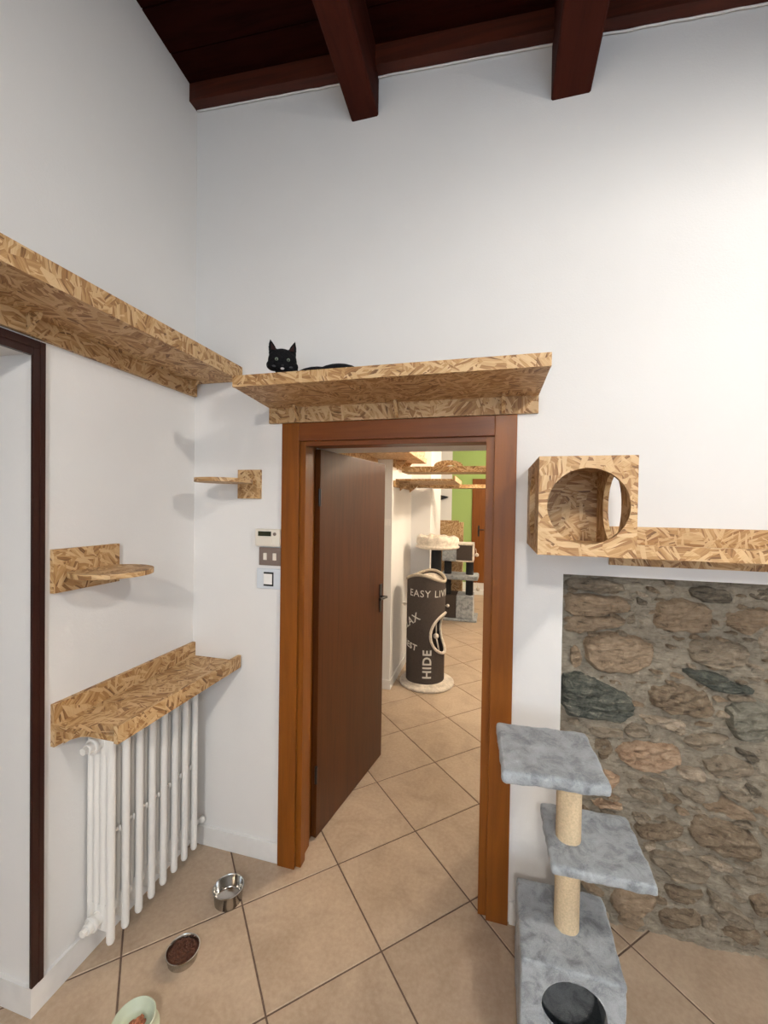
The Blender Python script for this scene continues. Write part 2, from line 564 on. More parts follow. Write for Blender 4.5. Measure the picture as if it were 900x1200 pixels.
# hall beyond the doorway
struct('wall_hall_left', box(box(box(nb(-1.5, -1.10, 2.40, 3.85, 0, 3.0), -1.5, -0.939, 3.85, 4.81, 0, 3.0), -1.5, -0.713, 4.81, 5.74, 0, 3.0), -2.2, -2.1, 5.74, 9.37, 0, 3.0), M['plaster'],
       'white hall wall with projecting piers')
struct('wall_hall_right', nb(1.25, 1.35, 2.40, 9.47, 0, 3.0), M['plaster'])
bm = nb(-2.2, -0.914, 9.37, 9.47, 0, 3.0); box(bm, 0.60, 1.35, 9.37, 9.47, 0, 3.0)
struct('wall_hall_end', bm, M['plaster'])
g = struct('wall_hall_green', nb(-0.914, 0.60, 9.37, 9.47, 0, 3.0), M['green'], 'green painted end wall of the hall')
struct('ceiling_hall', nb(-2.2, 1.35, 2.40, 9.47, 3.0, 3.1), M['plaster'])
struct('trim_1', nb(-2.1, 1.25, 8.54, 9.37, 0, 0.10, bev=0.004), M['baseboard'], 'low white step at the end of the hall')
# brown door in the end wall
d1 = empty('door_1', 'brown wooden door in the green wall at the far end of the hall', 'door', (0, 9.35, 0.1))
d1['kind'] = 'structure'
link('door_frame', box(box(nb(-0.466, -0.40, 9.34, 9.37, 0.1, 2.30), 0.42, 0.49, 9.34, 9.37, 0.1, 2.30), -0.466, 0.49, 9.34, 9.37, 2.30, 2.38), M['door_wood'], d1)
link('door_leaf', nb(-0.40, 0.42, 9.345, 9.37, 0.1, 2.30), M['door_wood'], d1)
bm = nb(-0.335, -0.30, 9.335, 9.345, 1.12, 1.36); cyl(bm, (-0.32, 9.335, 1.27), (-0.32, 9.29, 1.27), 0.01); cyl(bm, (-0.32, 9.295, 1.27), (-0.20, 9.295, 1.27), 0.01)
link('door_handle', bm, M['black'], d1, smooth=True, auto=40)

# floor: grout bed plus separate tiles
floor = struct('floor', nb(-3.0, 3.1, -2.8, 9.5, -0.06, -0.003), M['grout'], 'beige square tiles laid diagonally with dark joints')
TH = radians(43.40067)
e1 = Vector((cos(TH), sin(TH), 0)); e2 = Vector((sin(TH), -cos(TH), 0))
org = Vector((-3.02325758, 2.83598569, 0)) * 0.45
t = bmesh.new()
hs = 0.225 - 0.0034
corners = [e1 * a + e2 * b for a, b in ((-hs, -hs), (hs, -hs), (hs, hs), (-hs, hs))]
bev = 0.0022
A = [t.verts.new(c + Vector((0, 0, -0.012))) for c in corners]
B = [t.verts.new(c + Vector((0, 0, -bev))) for c in corners]
D = [t.verts.new(c * (1 - bev / hs)) for c in corners]
for k in range(4):
    j = (k + 1) % 4
    t.faces.new((A[k], A[j], B[j], B[k])); t.faces.new((B[k], B[j], D[j], D[k]))
t.faces.new(D)
bmesh.ops.recalc_face_normals(t, faces=t.faces)
tile_me = bpy.data.meshes.new('tile')
t.to_mesh(tile_me); t.free()
tile_me.materials.append(M['tile'])
for i in range(-14, 30):
    for j in range(-30, 16):
        c = org + (e1 * (i + 0.5) + e2 * (j + 0.5)) * 0.45
        room1 = -1.75 < c.x < 1.9 and 0.0 < c.y < 2.32
        room1b = -1.75 < c.x < 1.9 and -1.0 < c.y <= 0.0
        hall = -1.25 < c.x < 0.45 and 2.0 < c.y < 8.75
        if room1 or room1b or hall:
            o = bpy.data.objects.new('tile', tile_me)
            C.objects.link(o)
            o.location = c
            o.parent = floor

# baseboards
def bb(name, boxes):
    bm = bmesh.new()
    for b_ in boxes: box(bm, *b_, bev=0.003)
    struct(name, bm, M['baseboard'])
bm = prism(bmesh.new(), [(LW, DW), (LW + 0.012, DW), (LW + 0.012, 1.038), (-2.1, 1.038), (-2.1, 1.05), (LW, 1.05)], 'z', 0, 0.10)
struct('baseboard_left', bm, M['baseboard'])
bb('baseboard_back', [(LW + 0.012, -0.990, DW - 0.012, DW, 0, 0.097), (0.092, 0.278, DW - 0.012, DW, 0, 0.097)])
bb('baseboard_hall', [(-1.10, -0.927, 3.838, 3.85, 0, 0.09), (-0.939, -0.927, 3.85, 4.798, 0, 0.09), (-0.927, -0.701, 4.798, 4.81, 0, 0.09), (-0.713, -0.701, 4.81, 5.74, 0, 0.09)])

# ceiling of dark boards, sloping, with rafters
def cz(x, y):
    return 3.83 - 0.066 * (x + 1.496) - 0.12 * (y - 1.77)
ceil = struct('ceiling', (lambda bm: bm)(bmesh.new()), M['ceil'], 'dark red-brown boarded ceiling with rafters')
bm = bmesh.new()
pts = [(-1.8, -2.7), (3.1, -2.7), (3.1, 1.85), (-1.8, 1.85)]
lo = [bm.verts.new((x, y, cz(x, y) + 0.022)) for x, y in pts]
hi = [bm.verts.new((x, y, cz(x, y) + 0.06)) for x, y in pts]
for k in range(4): bm.faces.new((lo[k], lo[(k + 1) % 4], hi[(k + 1) % 4], hi[k]))
bm.faces.new(lo); bm.faces.new(hi)
bmesh.ops.recalc_face_normals(bm, faces=bm.faces)
bm.to_mesh(ceil.data); bm.free()
y = 1.80
k = 0
while y > -0.4:
    bm = bmesh.new()
    y1, y0 = y, y - 0.158
    pp = [(-1.52, y0), (3.02, y0), (3.02, y1), (-1.52, y1)]
    lo = [bm.verts.new((a, b_, cz(a, b_) - (0.002 if k % 2 else 0.0))) for a, b_ in pp]
    hi = [bm.verts.new((a, b_, cz(a, b_) + 0.02)) for a, b_ in pp]
    for q in range(4): bm.faces.new((lo[q], lo[(q + 1) % 4], hi[(q + 1) % 4], hi[q]))
    bm.faces.new(lo); bm.faces.new(hi)
    o = link('plank', bm, M['ceil'], ceil)
    y -= 0.163
    k += 1
bm = bmesh.new()                # wall plate under the boards along the back wall
P_ = [(-1.50, 3.745), (3.0, 3.448), (3.0, 3.60), (-1.50, 3.86)]
prism(bm, P_, 'y', 1.765, DW + 0.01)
link('wall_plate', bm, M['plate_beam'], ceil)
bm = bmesh.new()
pts_ = []
for k in range(200):
    x = -1.49 + 4.4 * k / 199
    pts_.append((x, 1.817, 3.7425 - 0.066 * (x + 1.5) + 0.004 * noise.noise(Vector((x * 14, 0, 1)))))
tube(bm, pts_, 0.0045, 6)
link('plaster_edge', bm, M['baseboard'], wall_back, smooth=True)
def rafter(x0, x1, zb, h, rise):
    bm = bmesh.new()
    prism(bm, [(DW + 0.03, zb), (DW + 0.03, zb + h), (-2.72, zb + h + rise * 4.55), (-2.72, zb + rise * 4.55)], 'x', x0, x1)
    bmesh.ops.bevel(bm, geom=bm.edges[:], offset=0.006, segments=1, affect='EDGES')
    link('rafter', bm, M['beam'], ceil)
rafter(-0.664, -0.537, 3.51, 0.34, 0.10)
rafter(0.193, 0.341, 3.408, 0.34, 0.10)
rafter(1.15, 1.29, 3.36, 0.34, 0.10)
rafter(2.05, 2.19, 3.30, 0.34, 0.10)

# dark wooden frame of the opening in the left wall
t = empty('opening_frame', 'dark red-brown wooden frame around the opening at the left edge', 'door frame', (LW, 1.05, 0.10))
link('jamb', box(nb(LW, LW + 0.014, 1.062, 1.079, 0.10, 2.290, bev=0.002), LW + 0.001, LW + 0.0125, 1.040, 1.062, 0.10, 2.27, bev=0.002), M['frame_dark'], t)
link('header', box(nb(LW, LW + 0.014, 0.08, 1.062, 2.262, 2.290, bev=0.002), LW - 0.004, LW + 0.0125, 0.12, 1.040, 2.238, 2.262, bev=0.002), M['frame_dark'], t)
link('jamb', nb(LW, LW + 0.012, 0.08, 0.125, 0.0, 2.245, bev=0.002), M['frame_dark'], t)

# ------------------------------------------------------------------ doorway with open door
d2 = empty('door_2', 'reddish-brown wooden door standing open inwards in its frame below the cat shelf', 'door', (-0.45, DW, 0))
d2['kind'] = 'structure'
yf = DW - 0.020
link('casing', nb(-0.988, -0.898, yf, DW, 0, 2.143, bev=0.003), M['door_wood'], d2)
link('casing', nb(-0.003, 0.087, yf, DW, 0, 2.143, bev=0.003), M['door_wood'], d2)
link('header', nb(-0.898, -0.003, yf, DW, 2.058, 2.143, bev=0.003), M['door_header'], d2)
bm = nb(-0.955, -0.872, DW, 1.87, 0, 2.075, bev=0.002)
link('door_lining', bm, M['door_wood'], d2)
link('door_lining', nb(-0.955, -0.889, 1.87, 1.955, 0, 2.075, bev=0.002), M['door_wood'], d2)
link('door_lining', nb(-0.955, -0.905, 1.955, 2.02, 0, 2.075, bev=0.002), M['door_wood'], d2)
link('door_lining', nb(-0.037, 0.055, DW, 1.955, 0, 2.075, bev=0.002), M['door_wood'], d2)
link('door_lining', nb(-0.022, 0.055, 1.955, 2.02, 0, 2.075, bev=0.002), M['door_wood'], d2)
link('lintel_lining', nb(-0.872, -0.037, DW, 1.87, 2.036, 2.075, bev=0.002), M['door_header'], d2)
link('lintel_lining', nb(-0.889, -0.022, 1.87, 2.02, 2.050, 2.075, bev=0.002), M['door_header'], d2)
# leaf, hinged left, swung into the hall
hp = Vector((-0.872, 2.000, 0)); dr = Vector((0.136, 0.805, 0)).normalized(); nr = Vector((dr.y, -dr.x, 0))
rotm = Matrix(((dr.x, -nr.x, 0), (dr.y, -nr.y, 0), (0, 0, 1)))
def leafspace(bm):
    bmesh.ops.transform(bm, matrix=Matrix.Translation(hp) @ rotm.to_4x4(), verts=bm.verts)
    return bm
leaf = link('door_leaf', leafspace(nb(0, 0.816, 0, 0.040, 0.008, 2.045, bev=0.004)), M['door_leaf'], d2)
bm = nb(0.745, 0.780, -0.005, 0, 1.03, 1.22, bev=0.002)
cyl(bm, (0.762, 0, 1.135), (0.762, -0.05, 1.135), 0.009)
cyl(bm, (0.765, -0.045, 1.135), (0.655, -0.048, 1.14), 0.009)
link('door_handle', leafspace(bm), M['black'], leaf, smooth=True, auto=40)
for z in (0.3, 1.75):
    bm = bmesh.new(); cyl(bm, (-0.004, 0.0, z), (-0.004, 0.0, z + 0.09), 0.008)
    link('hinge', leafspace(bm), M['black'], leaf, smooth=True, auto=40)

# ------------------------------------------------------------------ stone masonry in the niche
random.seed(11)
bm = bmesh.new()
NX, NZ = 190, 150
def mortar_y(x, z):
    p = Vector((x * 5, 0.3, z * 5))
    a = noise.noise(p) * 0.016 + noise.noise(p * 3.1) * 0.014 + abs(noise.noise(p * 6.3)) * 0.020 + noise.noise(p * 13) * 0.006 + noise.noise(p * 30) * 0.003
    return 1.934 + a
rows = []
for j in range(NZ + 1):
    z = 1.492 * j / NZ
    row = []
    for i in range(NX + 1):
        x = 0.27 + 1.45 * i / NX
        row.append(bm.verts.new((x, mortar_y(x, z), z)))
    rows.append(row)
for j in range(NZ):
    for i in range(NX):
        bm.faces.new((rows[j][i], rows[j][i + 1], rows[j + 1][i + 1], rows[j + 1][i]))
mort = link('mortar', bm, M['mortar'], wall_back, smooth=True)
mort['kind'] = 'stuff'

STONES = [
('g',[(0.295,1.464),(0.425,1.465),(0.523,1.446),(0.533,1.412),(0.462,1.403),(0.38,1.407),(0.301,1.422)]),
('t',[(0.297,1.391),(0.399,1.393),(0.525,1.387),(0.56,1.351),(0.543,1.325),(0.428,1.305),(0.303,1.3)]),
('t',[(0.299,1.295),(0.419,1.3),(0.535,1.3),(0.527,1.269),(0.447,1.247),(0.375,1.225),(0.3,1.228)]),
('g',[(0.547,1.345),(0.574,1.327),(0.584,1.279),(0.544,1.279)]),
('d',[(0.572,1.396),(0.612,1.384),(0.621,1.36),(0.586,1.362)]),
('t',[(0.646,1.367),(0.721,1.401),(0.803,1.389),(0.852,1.355),(0.862,1.271),(0.757,1.261),(0.657,1.262),(0.643,1.309)]),
('d',[(0.761,1.442),(0.834,1.457),(0.906,1.443),(0.918,1.406),(0.852,1.383),(0.787,1.406)]),
('t',[(0.884,1.357),(1.022,1.387),(1.046,1.343),(1.025,1.296),(0.949,1.27),(0.897,1.312)]),
('d',[(0.96,1.437),(1.021,1.464),(1.059,1.444),(1.022,1.409),(0.984,1.416)]),
('g',[(0.669,1.475),(0.719,1.473),(0.712,1.43),(0.687,1.437)]),
('t',[(0.384,1.196),(0.448,1.232),(0.58,1.235),(0.65,1.193),(0.643,1.124),(0.575,1.077),(0.451,1.068),(0.396,1.106)]),
('l',[(0.535,1.102),(0.609,1.111),(0.623,1.073),(0.549,1.055)]),
('g',[(0.758,1.214),(0.823,1.249),(0.934,1.236),(0.977,1.213),(0.959,1.16),(0.905,1.135),(0.809,1.138),(0.768,1.167)]),
('v',[(0.74,1.116),(0.809,1.12),(0.89,1.106),(0.93,1.073),(1.0,1.064),(0.985,1.043),(0.876,1.033),(0.786,1.074)]),
('l',[(1.003,1.257),(1.024,1.305),(1.07,1.291),(1.064,1.208),(1.008,1.207)]),
('v',[(0.299,1.034),(0.378,1.044),(0.479,1.016),(0.56,0.977),(0.583,0.911),(0.536,0.865),(0.41,0.861),(0.302,0.871)]),
('b',[(0.629,0.996),(0.662,1.039),(0.762,1.052),(0.836,1.023),(0.861,0.98),(0.854,0.931),(0.765,0.928),(0.656,0.941)]),
('u',[(0.904,0.986),(1.031,1.022),(1.078,0.946),(1.035,0.857),(0.959,0.849),(0.918,0.894)]),
('g',[(0.904,1.028),(0.977,1.033),(1.008,1.019),(0.924,0.998)]),
('l',[(0.592,0.903),(0.682,0.906),(0.765,0.899),(0.762,0.846),(0.674,0.866),(0.614,0.877)]),
('g',[(0.401,0.824),(0.532,0.834),(0.537,0.805),(0.457,0.783),(0.411,0.796)]),
('g',[(0.536,0.84),(0.588,0.873),(0.645,0.842),(0.633,0.811),(0.563,0.805)]),
('b',[(0.421,0.777),(0.493,0.788),(0.499,0.709),(0.459,0.682)]),
('o',[(0.503,0.75),(0.598,0.796),(0.718,0.805),(0.756,0.783),(0.744,0.723),(0.636,0.674),(0.53,0.695)]),
('g',[(0.763,0.832),(0.832,0.862),(0.935,0.864),(0.873,0.821),(0.817,0.798),(0.776,0.805)]),
('t',[(0.321,1.139),(0.338,1.181),(0.371,1.154),(0.377,1.094),(0.341,1.07)]),
('g',[(0.826,0.754),(0.929,0.791),(0.999,0.757),(0.977,0.716),(0.883,0.698),(0.843,0.719)]),
('d',[(0.932,0.815),(0.975,0.818),(1.033,0.786),(0.991,0.774)]),
('l',[(0.733,0.69),(0.745,0.711),(0.81,0.718),(0.847,0.701),(0.828,0.66),(0.771,0.658)]),
('g',[(0.593,0.635),(0.636,0.663),(0.696,0.635),(0.705,0.602),(0.654,0.607),(0.602,0.612)]),
('g',[(0.559,0.579),(0.603,0.597),(0.68,0.583),(0.681,0.554),(0.586,0.545)]),
('b',[(0.685,0.589),(0.739,0.595),(0.773,0.563),(0.715,0.556)]),
('g',[(0.738,0.643),(0.804,0.626),(0.849,0.616),(0.838,0.59),(0.781,0.579)]),
('o',[(0.388,0.556),(0.46,0.65),(0.523,0.642),(0.532,0.604),(0.489,0.565),(0.416,0.549)]),
('g',[(0.876,0.669),(0.948,0.654),(1.002,0.637),(0.995,0.608),(0.917,0.62)]),
('d',[(0.966,0.686),(1.024,0.678),(1.04,0.644),(1.002,0.642)]),
('o',[(0.417,0.511),(0.543,0.521),(0.552,0.496),(0.463,0.49)]),
('t',[(0.834,0.575),(0.917,0.62),(0.988,0.578),(1.02,0.548),(0.934,0.548),(0.855,0.546)]),
('b',[(0.593,0.437),(0.774,0.496),(0.768,0.436),(0.701,0.397),(0.616,0.393)]),
('b',[(0.779,0.496),(0.839,0.538),(0.935,0.53),(1.021,0.474),(1.03,0.43),(0.985,0.396),(0.874,0.393),(0.792,0.432)]),
('l',[(0.702,0.383),(0.776,0.411),(0.818,0.39),(0.744,0.358)]),
('g',[(0.643,0.34),(0.744,0.354),(0.827,0.344),(0.876,0.308),(0.845,0.258),(0.747,0.247),(0.67,0.287)]),
('l',[(0.819,0.361),(0.891,0.369),(0.947,0.345),(0.94,0.315),(0.884,0.315)]),
('g',[(0.955,0.337),(1.047,0.378),(1.078,0.33),(1.049,0.286),(0.987,0.298)]),
('b',[(0.697,0.206),(0.781,0.217),(0.846,0.215),(0.815,0.154),(0.732,0.156)]),
('t',[(0.497,0.145),(0.664,0.177),(0.682,0.113),(0.606,0.053),(0.526,0.051)]),
('b',[(0.691,0.116),(0.832,0.144),(0.817,0.072),(0.735,0.04),(0.684,0.055)]),
('g',[(0.855,0.188),(0.942,0.202),(1.03,0.132),(0.976,0.108),(0.896,0.133)]),
('t',[(0.535,0.044),(0.632,0.06),(0.624,0.004),(0.545,0.001)]),
('b',[(0.929,0.113),(1.045,0.109),(1.039,0.065),(0.962,0.056),(0.906,0.069)]),
('g',[(0.832,0.134),(0.889,0.131),(0.898,0.086),(0.85,0.067)]),
('b',[(0.988,0.252),(1.049,0.267),(1.073,0.218),(1.051,0.175),(1.013,0.193)]),
('l',[(0.625,0.365),(0.668,0.385),(0.677,0.362),(0.638,0.349)])]


def inside(p, poly):
    c = False
    for a, b_ in zip(poly, poly[1:] + poly[:1]):
        if (a[1] > p[1]) != (b_[1] > p[1]) and p[0] < (b_[0] - a[0]) * (p[1] - a[1]) / (b_[1] - a[1]) + a[0]:
            c = not c
    return c

def smooth_poly(P, n=3):
    for _ in range(n):
        Q = []
        for a, b_ in zip(P, P[1:] + P[:1]):
            Q.append((a[0] * .78 + b_[0] * .22, a[1] * .78 + b_[1] * .22))
            Q.append((a[0] * .22 + b_[0] * .78, a[1] * .22 + b_[1] * .78))
        P = Q
    return P

def stone(kind, poly, thick=None):
    P = smooth_poly(poly, 1)
    Q = []
    for a, b_ in zip(P, P[1:] + P[:1]):
        Q.append(a); Q.append(((a[0] + b_[0]) / 2, (a[1] + b_[1]) / 2))
    P = Q
    area = abs(sum(a[0] * b_[1] - b_[0] * a[1] for a, b_ in zip(P, P[1:] + P[:1]))) / 2
    cx = sum(p[0] for p in P) / len(P); cy = sum(p[1] for p in P) / len(P)
    size = math.sqrt(area)
    th = thick if thick else min(0.052, 0.020 + size * 0.16)
    sd = random.uniform(0, 50)
    tilt = (random.uniform(-.12, .12), random.uniform(-.05, .16))
    slope = random.uniform(-0.5, -0.1)
    bm = bmesh.new()
    prof = [(1.08, -0.2), (1.03, 0.2), (0.985, 0.72), (0.92, 0.93), (0.82, 1.0), (0.70, 1.0), (0.58, 1.02), (0.46, 1.0), (0.34, 1.0), (0.22, 1.0), (0.1, 1.0)]
    rings = []
    for k, (s, h) in enumerate(prof):
        ring = []
        for (px, pz) in P:
            x = cx + (px - cx) * s; z = cy + (pz - cy) * s
            nn = noise.noise(Vector((x * 22 + sd, z * 22, sd)))
            if k < 5:
                x += nn * 0.013; z += noise.noise(Vector((x * 26, z * 26 + sd, 3))) * 0.012
            lay = (z - cy) + slope * (x - cx)
            terr = noise.noise(Vector((lay * 46 + sd, (x - cx) * 6, sd)))
            terr = math.floor(terr * 3.2) / 3.2
            hh = h * th + (x - cx) * tilt[0] + (z - cy) * tilt[1]
            if h > 0.5:
                hh += terr * 0.017 + noise.noise(Vector((x * 30, z * 50, sd))) * 0.011 + noise.noise(Vector((x * 80, z * 110, sd))) * 0.005
            ring.append(bm.verts.new((min(max(x, 0.2785), 1.7), min(1.952 - hh, 1.96), min(max(z, 0.004), 1.488))))
        rings.append(ring)
    for a, b_ in zip(rings, rings[1:]):
        for k in range(len(a)):
            bm.faces.new((a[k], a[(k + 1) % len(a)], b_[(k + 1) % len(a)], b_[k]))
    bm.faces.new(rings[-1])
    o = link('stone', bm, ST[kind], wall_back, smooth=True, auto=38, loc=(cx, 1.94, cy))
    return o

lab = {'v': 'dark green stone', 'o': 'orange-tan stone', 'l': 'light cream stone', 'd': 'dark brown stone', 'u': 'grey-green stone'}
taken = []
for kind, poly in STONES:
    o = stone(kind, poly)
    if kind in lab: o['label'] = lab[kind]
    taken.append(poly)
# small filler stones where the mortar would be bare, and the wall going on to the right
def near(x, z, r):
    for P in taken:
        for (a, b_) in P:
            if (a - x) ** 2 + (b_ - z) ** 2 < r * r: return True
        if inside((x, z), P): return True
    return False
for _ in range(3000):
    x = random.uniform(0.31, 1.66); z = random.uniform(0.04, 1.45)
    r = random.choice((0.03, 0.04, 0.055)) if x < 1.12 else random.choice((0.05, 0.08, 0.09))
    if z > 1.0 and x < 1.1: r = 0.024
    if near(x, z, r * 1.02) or x - r < 0.285: continue
    n = 8
    tw = random.uniform(-0.4, 0.1)
    P = []
    for k in range(n):
        a = 2 * pi * k / n
        rr = r * random.uniform(0.75, 1.0)
        u, v = rr * 1.15 * cos(a), rr * 0.42 * sin(a)
        P.append((x + u * cos(tw) - v * sin(tw), z + u * sin(tw) + v * cos(tw)))
    if min(p[1] for p in P) < 0.012: continue
    stone(random.choice('gtbblg'), P, thick=random.uniform(0.022, 0.036))
    taken.append(P)
    if len(taken) > 200: break

# ------------------------------------------------------------------ strand-board shelves
T = 0.018
def gusset_x(name, parent, x, y_wall, z_top, dep, hgt, th=0.014):   # in a plane x = const, against the back wall
    return osb(name, prism(bmesh.new(), [(y_wall, z_top), (y_wall - dep, z_top), (y_wall - dep * 0.75, z_top - hgt * 0.35), (y_wall, z_top - hgt)], 'x', x - th / 2, x + th / 2), parent, swap=True)
def gusset_y(name, parent, y, x_wall, z_top, dep, hgt, th=0.014):
    return osb(name, prism(bmesh.new(), [(x_wall, z_top), (x_wall + dep, z_top), (x_wall + dep * 0.75, z_top - hgt * 0.35), (x_wall, z_top - hgt)], 'y', y - th / 2, y + th / 2), parent, swap=True)

# long shelf high on the left wall
t = empty('cat_shelf', 'long strand-board cat shelf high on the left wall, above the dark framed opening', 'shelf', (LW, 0.7, 2.30), 'strand-board cat walkways on the walls')
y0, y1 = -0.35, 1.818
osb('wall_board', nb(LW, LW + T, y0, y1, 2.298, 2.392, bev=0.0015), t, swap=True)
osb('shelf_board', nb(LW + T, -1.234, y0, y1, 2.362, 2.380, bev=0.0015), t, swap=True)
osb('front_lip', nb(-1.234, -1.216, y0, y1, 2.362, 2.431, bev=0.0015), t, swap=True)
for y in (0.30, 1.02, 1.76):
    gusset_y('bracket', t, y, LW + T, 2.362, 0.055, 0.058)

# shelf over the door
t = empty('cat_shelf', 'strand-board cat shelf over the open door, where the black cat lies', 'shelf', (-0.44, DW, 2.15), 'strand-board cat walkways on the walls')
osb('wall_board', nb(-1.060, 0.168, DW - T, DW, 2.146, 2.225, bev=0.0015), t)
osb('shelf_board', prism(bmesh.new(), [(-1.058, DW), (-1.010, 1.463), (0.170, 1.463), (0.168, DW)], 'z', 2.218, 2.236), t)
bpy_sb = t.children
osb('front_lip', nb(-1.012, 0.172, 1.445, 1.463, 2.218, 2.263, bev=0.0015), t)
for x in (-0.905, -0.424, 0.030):
    gusset_x('bracket', t, x, DW - T, 2.218, 0.05, 0.070)
bpy.data.objects['wall_board.001'].data.update()

# cat box on the wall
t = empty('cat_box', 'strand-board cat box with round holes, mounted on the wall right of the door', 'cat box', (0.273, DW, 1.61))
bx0, bx1, by0, bz0, bz1 = 0.134, 0.412, 1.385, 1.611, 1.919
osb('front_panel', holed_panel(bx0, bx1, bz0, bz1, 0.277, 1.765, 0.117, 'y', by0, by0 + T), t)
osb('side_panel', holed_panel(by0 + T, DW - 0.012, bz0, bz1, 1.600, 1.765, 0.117, 'x', bx0, bx0 + T), t, swap=True)
osb('side_panel', holed_panel(by0 + T, DW - 0.012, bz0, bz1, 1.600, 1.765, 0.117, 'x', bx1 - T, bx1), t, swap=True)
osb('back_panel', nb(bx0, bx1, DW - 0.012, DW, bz0, bz1), t)
osb('top_panel', nb(bx0 + T, bx1 - T, by0 + T, DW - 0.012, bz1 - T, bz1), t)
osb('bottom_panel', nb(bx0 + T, bx1 - T, by0 + T, DW - 0.012, bz0, bz0 + T), t)

# shelf right of the box
t = empty('cat_shelf', 'strand-board cat shelf running right from the cat box, above the stone niche', 'shelf', (0.85, DW, 1.54), 'strand-board cat walkways on the walls')
osb('wall_board', nb(0.444, 1.62, DW - T, DW, 1.538, 1.690, bev=0.0015), t)
osb('shelf_board', nb(0.412, 1.62, 1.592, DW - T, 1.592, 1.610), t)
osb('front_lip', nb(0.412, 1.62, 1.574, 1.592, 1.591, 1.636), t)

# shelf above the radiator
t = empty('radiator_shelf', 'strand-board shelf with raised edges over the white radiator', 'shelf', (LW, 1.46, 0.89))
osb('wall_board', nb(LW, LW + T, 1.108, DW - 0.002, 0.890, 1.040, bev=0.0015), t, swap=True)
osb('shelf_board', nb(LW + T, -1.218, 1.108, DW - 0.002, 0.952, 0.970, bev=0.0015), t, swap=True)
osb('front_lip', nb(-1.218, -1.200, 1.108, 1.806, 0.945, 1.006, bev=0.0015), t, swap=True)
for yy in (1.150, 1.785):
    pl = [(LW + T, 0.952), (-1.235, 0.952), (-1.26, 0.935), (-1.34, 0.932), (-1.40, 0.922), (-1.445, 0.905), (LW + T, 0.885)]
    osb('bracket', prism(bmesh.new(), pl, 'y', yy - 0.009, yy + 0.009), t)

# two little step shelves with rounded plates
def dplate(cx, cy, r, wall, axis, z0, z1):
    bm = bmesh.new()
    pts = []
    for k in range(64):
        a = 2 * pi * k / 64
        x, y = cx + r * cos(a), cy + r * sin(a)
        if axis == 'x': x = max(x, wall)
        else: y = min(y, wall)
        if not pts or (abs(pts[-1][0] - x) + abs(pts[-1][1] - y)) > 1e-5: pts.append((x, y))
    prism(bm, pts, 'z', z0, z1)
    return bm
t = empty('cat_step', 'small strand-board cat step on the left wall, above the radiator shelf', 'cat step', (LW, 1.235, 1.43), 'small round-plate cat steps')
osb('wall_board', nb(LW, LW + T, 1.104, 1.368, 1.432, 1.586, bev=0.0015), t, swap=True)
osb('step_plate', dplate(-1.378, 1.245, 0.136, LW + T, 'x', 1.486, 1.504), t)
t = empty('cat_step', 'small strand-board cat step on the back wall between corner and thermostat', 'cat step', (-1.167, DW, 1.78), 'small round-plate cat steps')
osb('wall_board', nb(-1.229, -1.105, DW - T, DW, 1.782, 1.924, bev=0.0015), t)
osb('step_plate', dplate(-1.215, 1.68, 0.128, DW - T, 'y', 1.853, 1.871), t)

# ------------------------------------------------------------------ switches
t = empty('thermostat', 'ivory wall thermostat with dark display beside the door frame', 'thermostat', (-1.055, DW, 1.552))
bm = nb(-1.121, -0.990, DW - 0.030, DW, 1.552, 1.636, bev=0.006)
link('housing', bm, M['plastic'], t, smooth=True, auto=35)
link('display', nb(-1.104, -1.034, DW - 0.0315, DW - 0.029, 1.602, 1.625), M['screen'], t)
link('flap', nb(-1.112, -1.030, DW - 0.034, DW - 0.030, 1.560, 1.596, bev=0.0015), M['plastic'], t)
bm = bmesh.new(); cyl(bm, (-1.014, DW - 0.030, 1.613), (-1.014, DW - 0.035, 1.613), 0.008)
link('dial', bm, M['brown_plate'], t)
t = empty('switch_plate', 'brown-grey switch plate with two small ivory rockers, under the thermostat', 'light switch', (-1.05, DW, 1.456))
link('plate', nb(-1.112, -0.990, DW - 0.008, DW, 1.457, 1.545, bev=0.002), M['brown_plate'], t)
for x in (-1.077, -1.026):
    link('rocker', nb(x - 0.009, x + 0.009, DW - 0.013, DW - 0.008, 1.484, 1.518, bev=0.002), M['plastic'], t)
t = empty('switch_plate', 'white-silver switch plate with one large rocker, lowest of the wall controls', 'light switch', (-1.055, DW, 1.343))
link('plate', nb(-1.122, -0.990, DW - 0.010, DW, 1.343, 1.441, bev=0.003), M['white_plate'], t)
link('rocker_frame', nb(-1.083, -1.030, DW - 0.0115, DW - 0.009, 1.357, 1.425), M['black'], t)
link('rocker', nb(-1.081, -1.036, DW - 0.016, DW - 0.011, 1.366, 1.417, bev=0.002), M['white_key'], t)

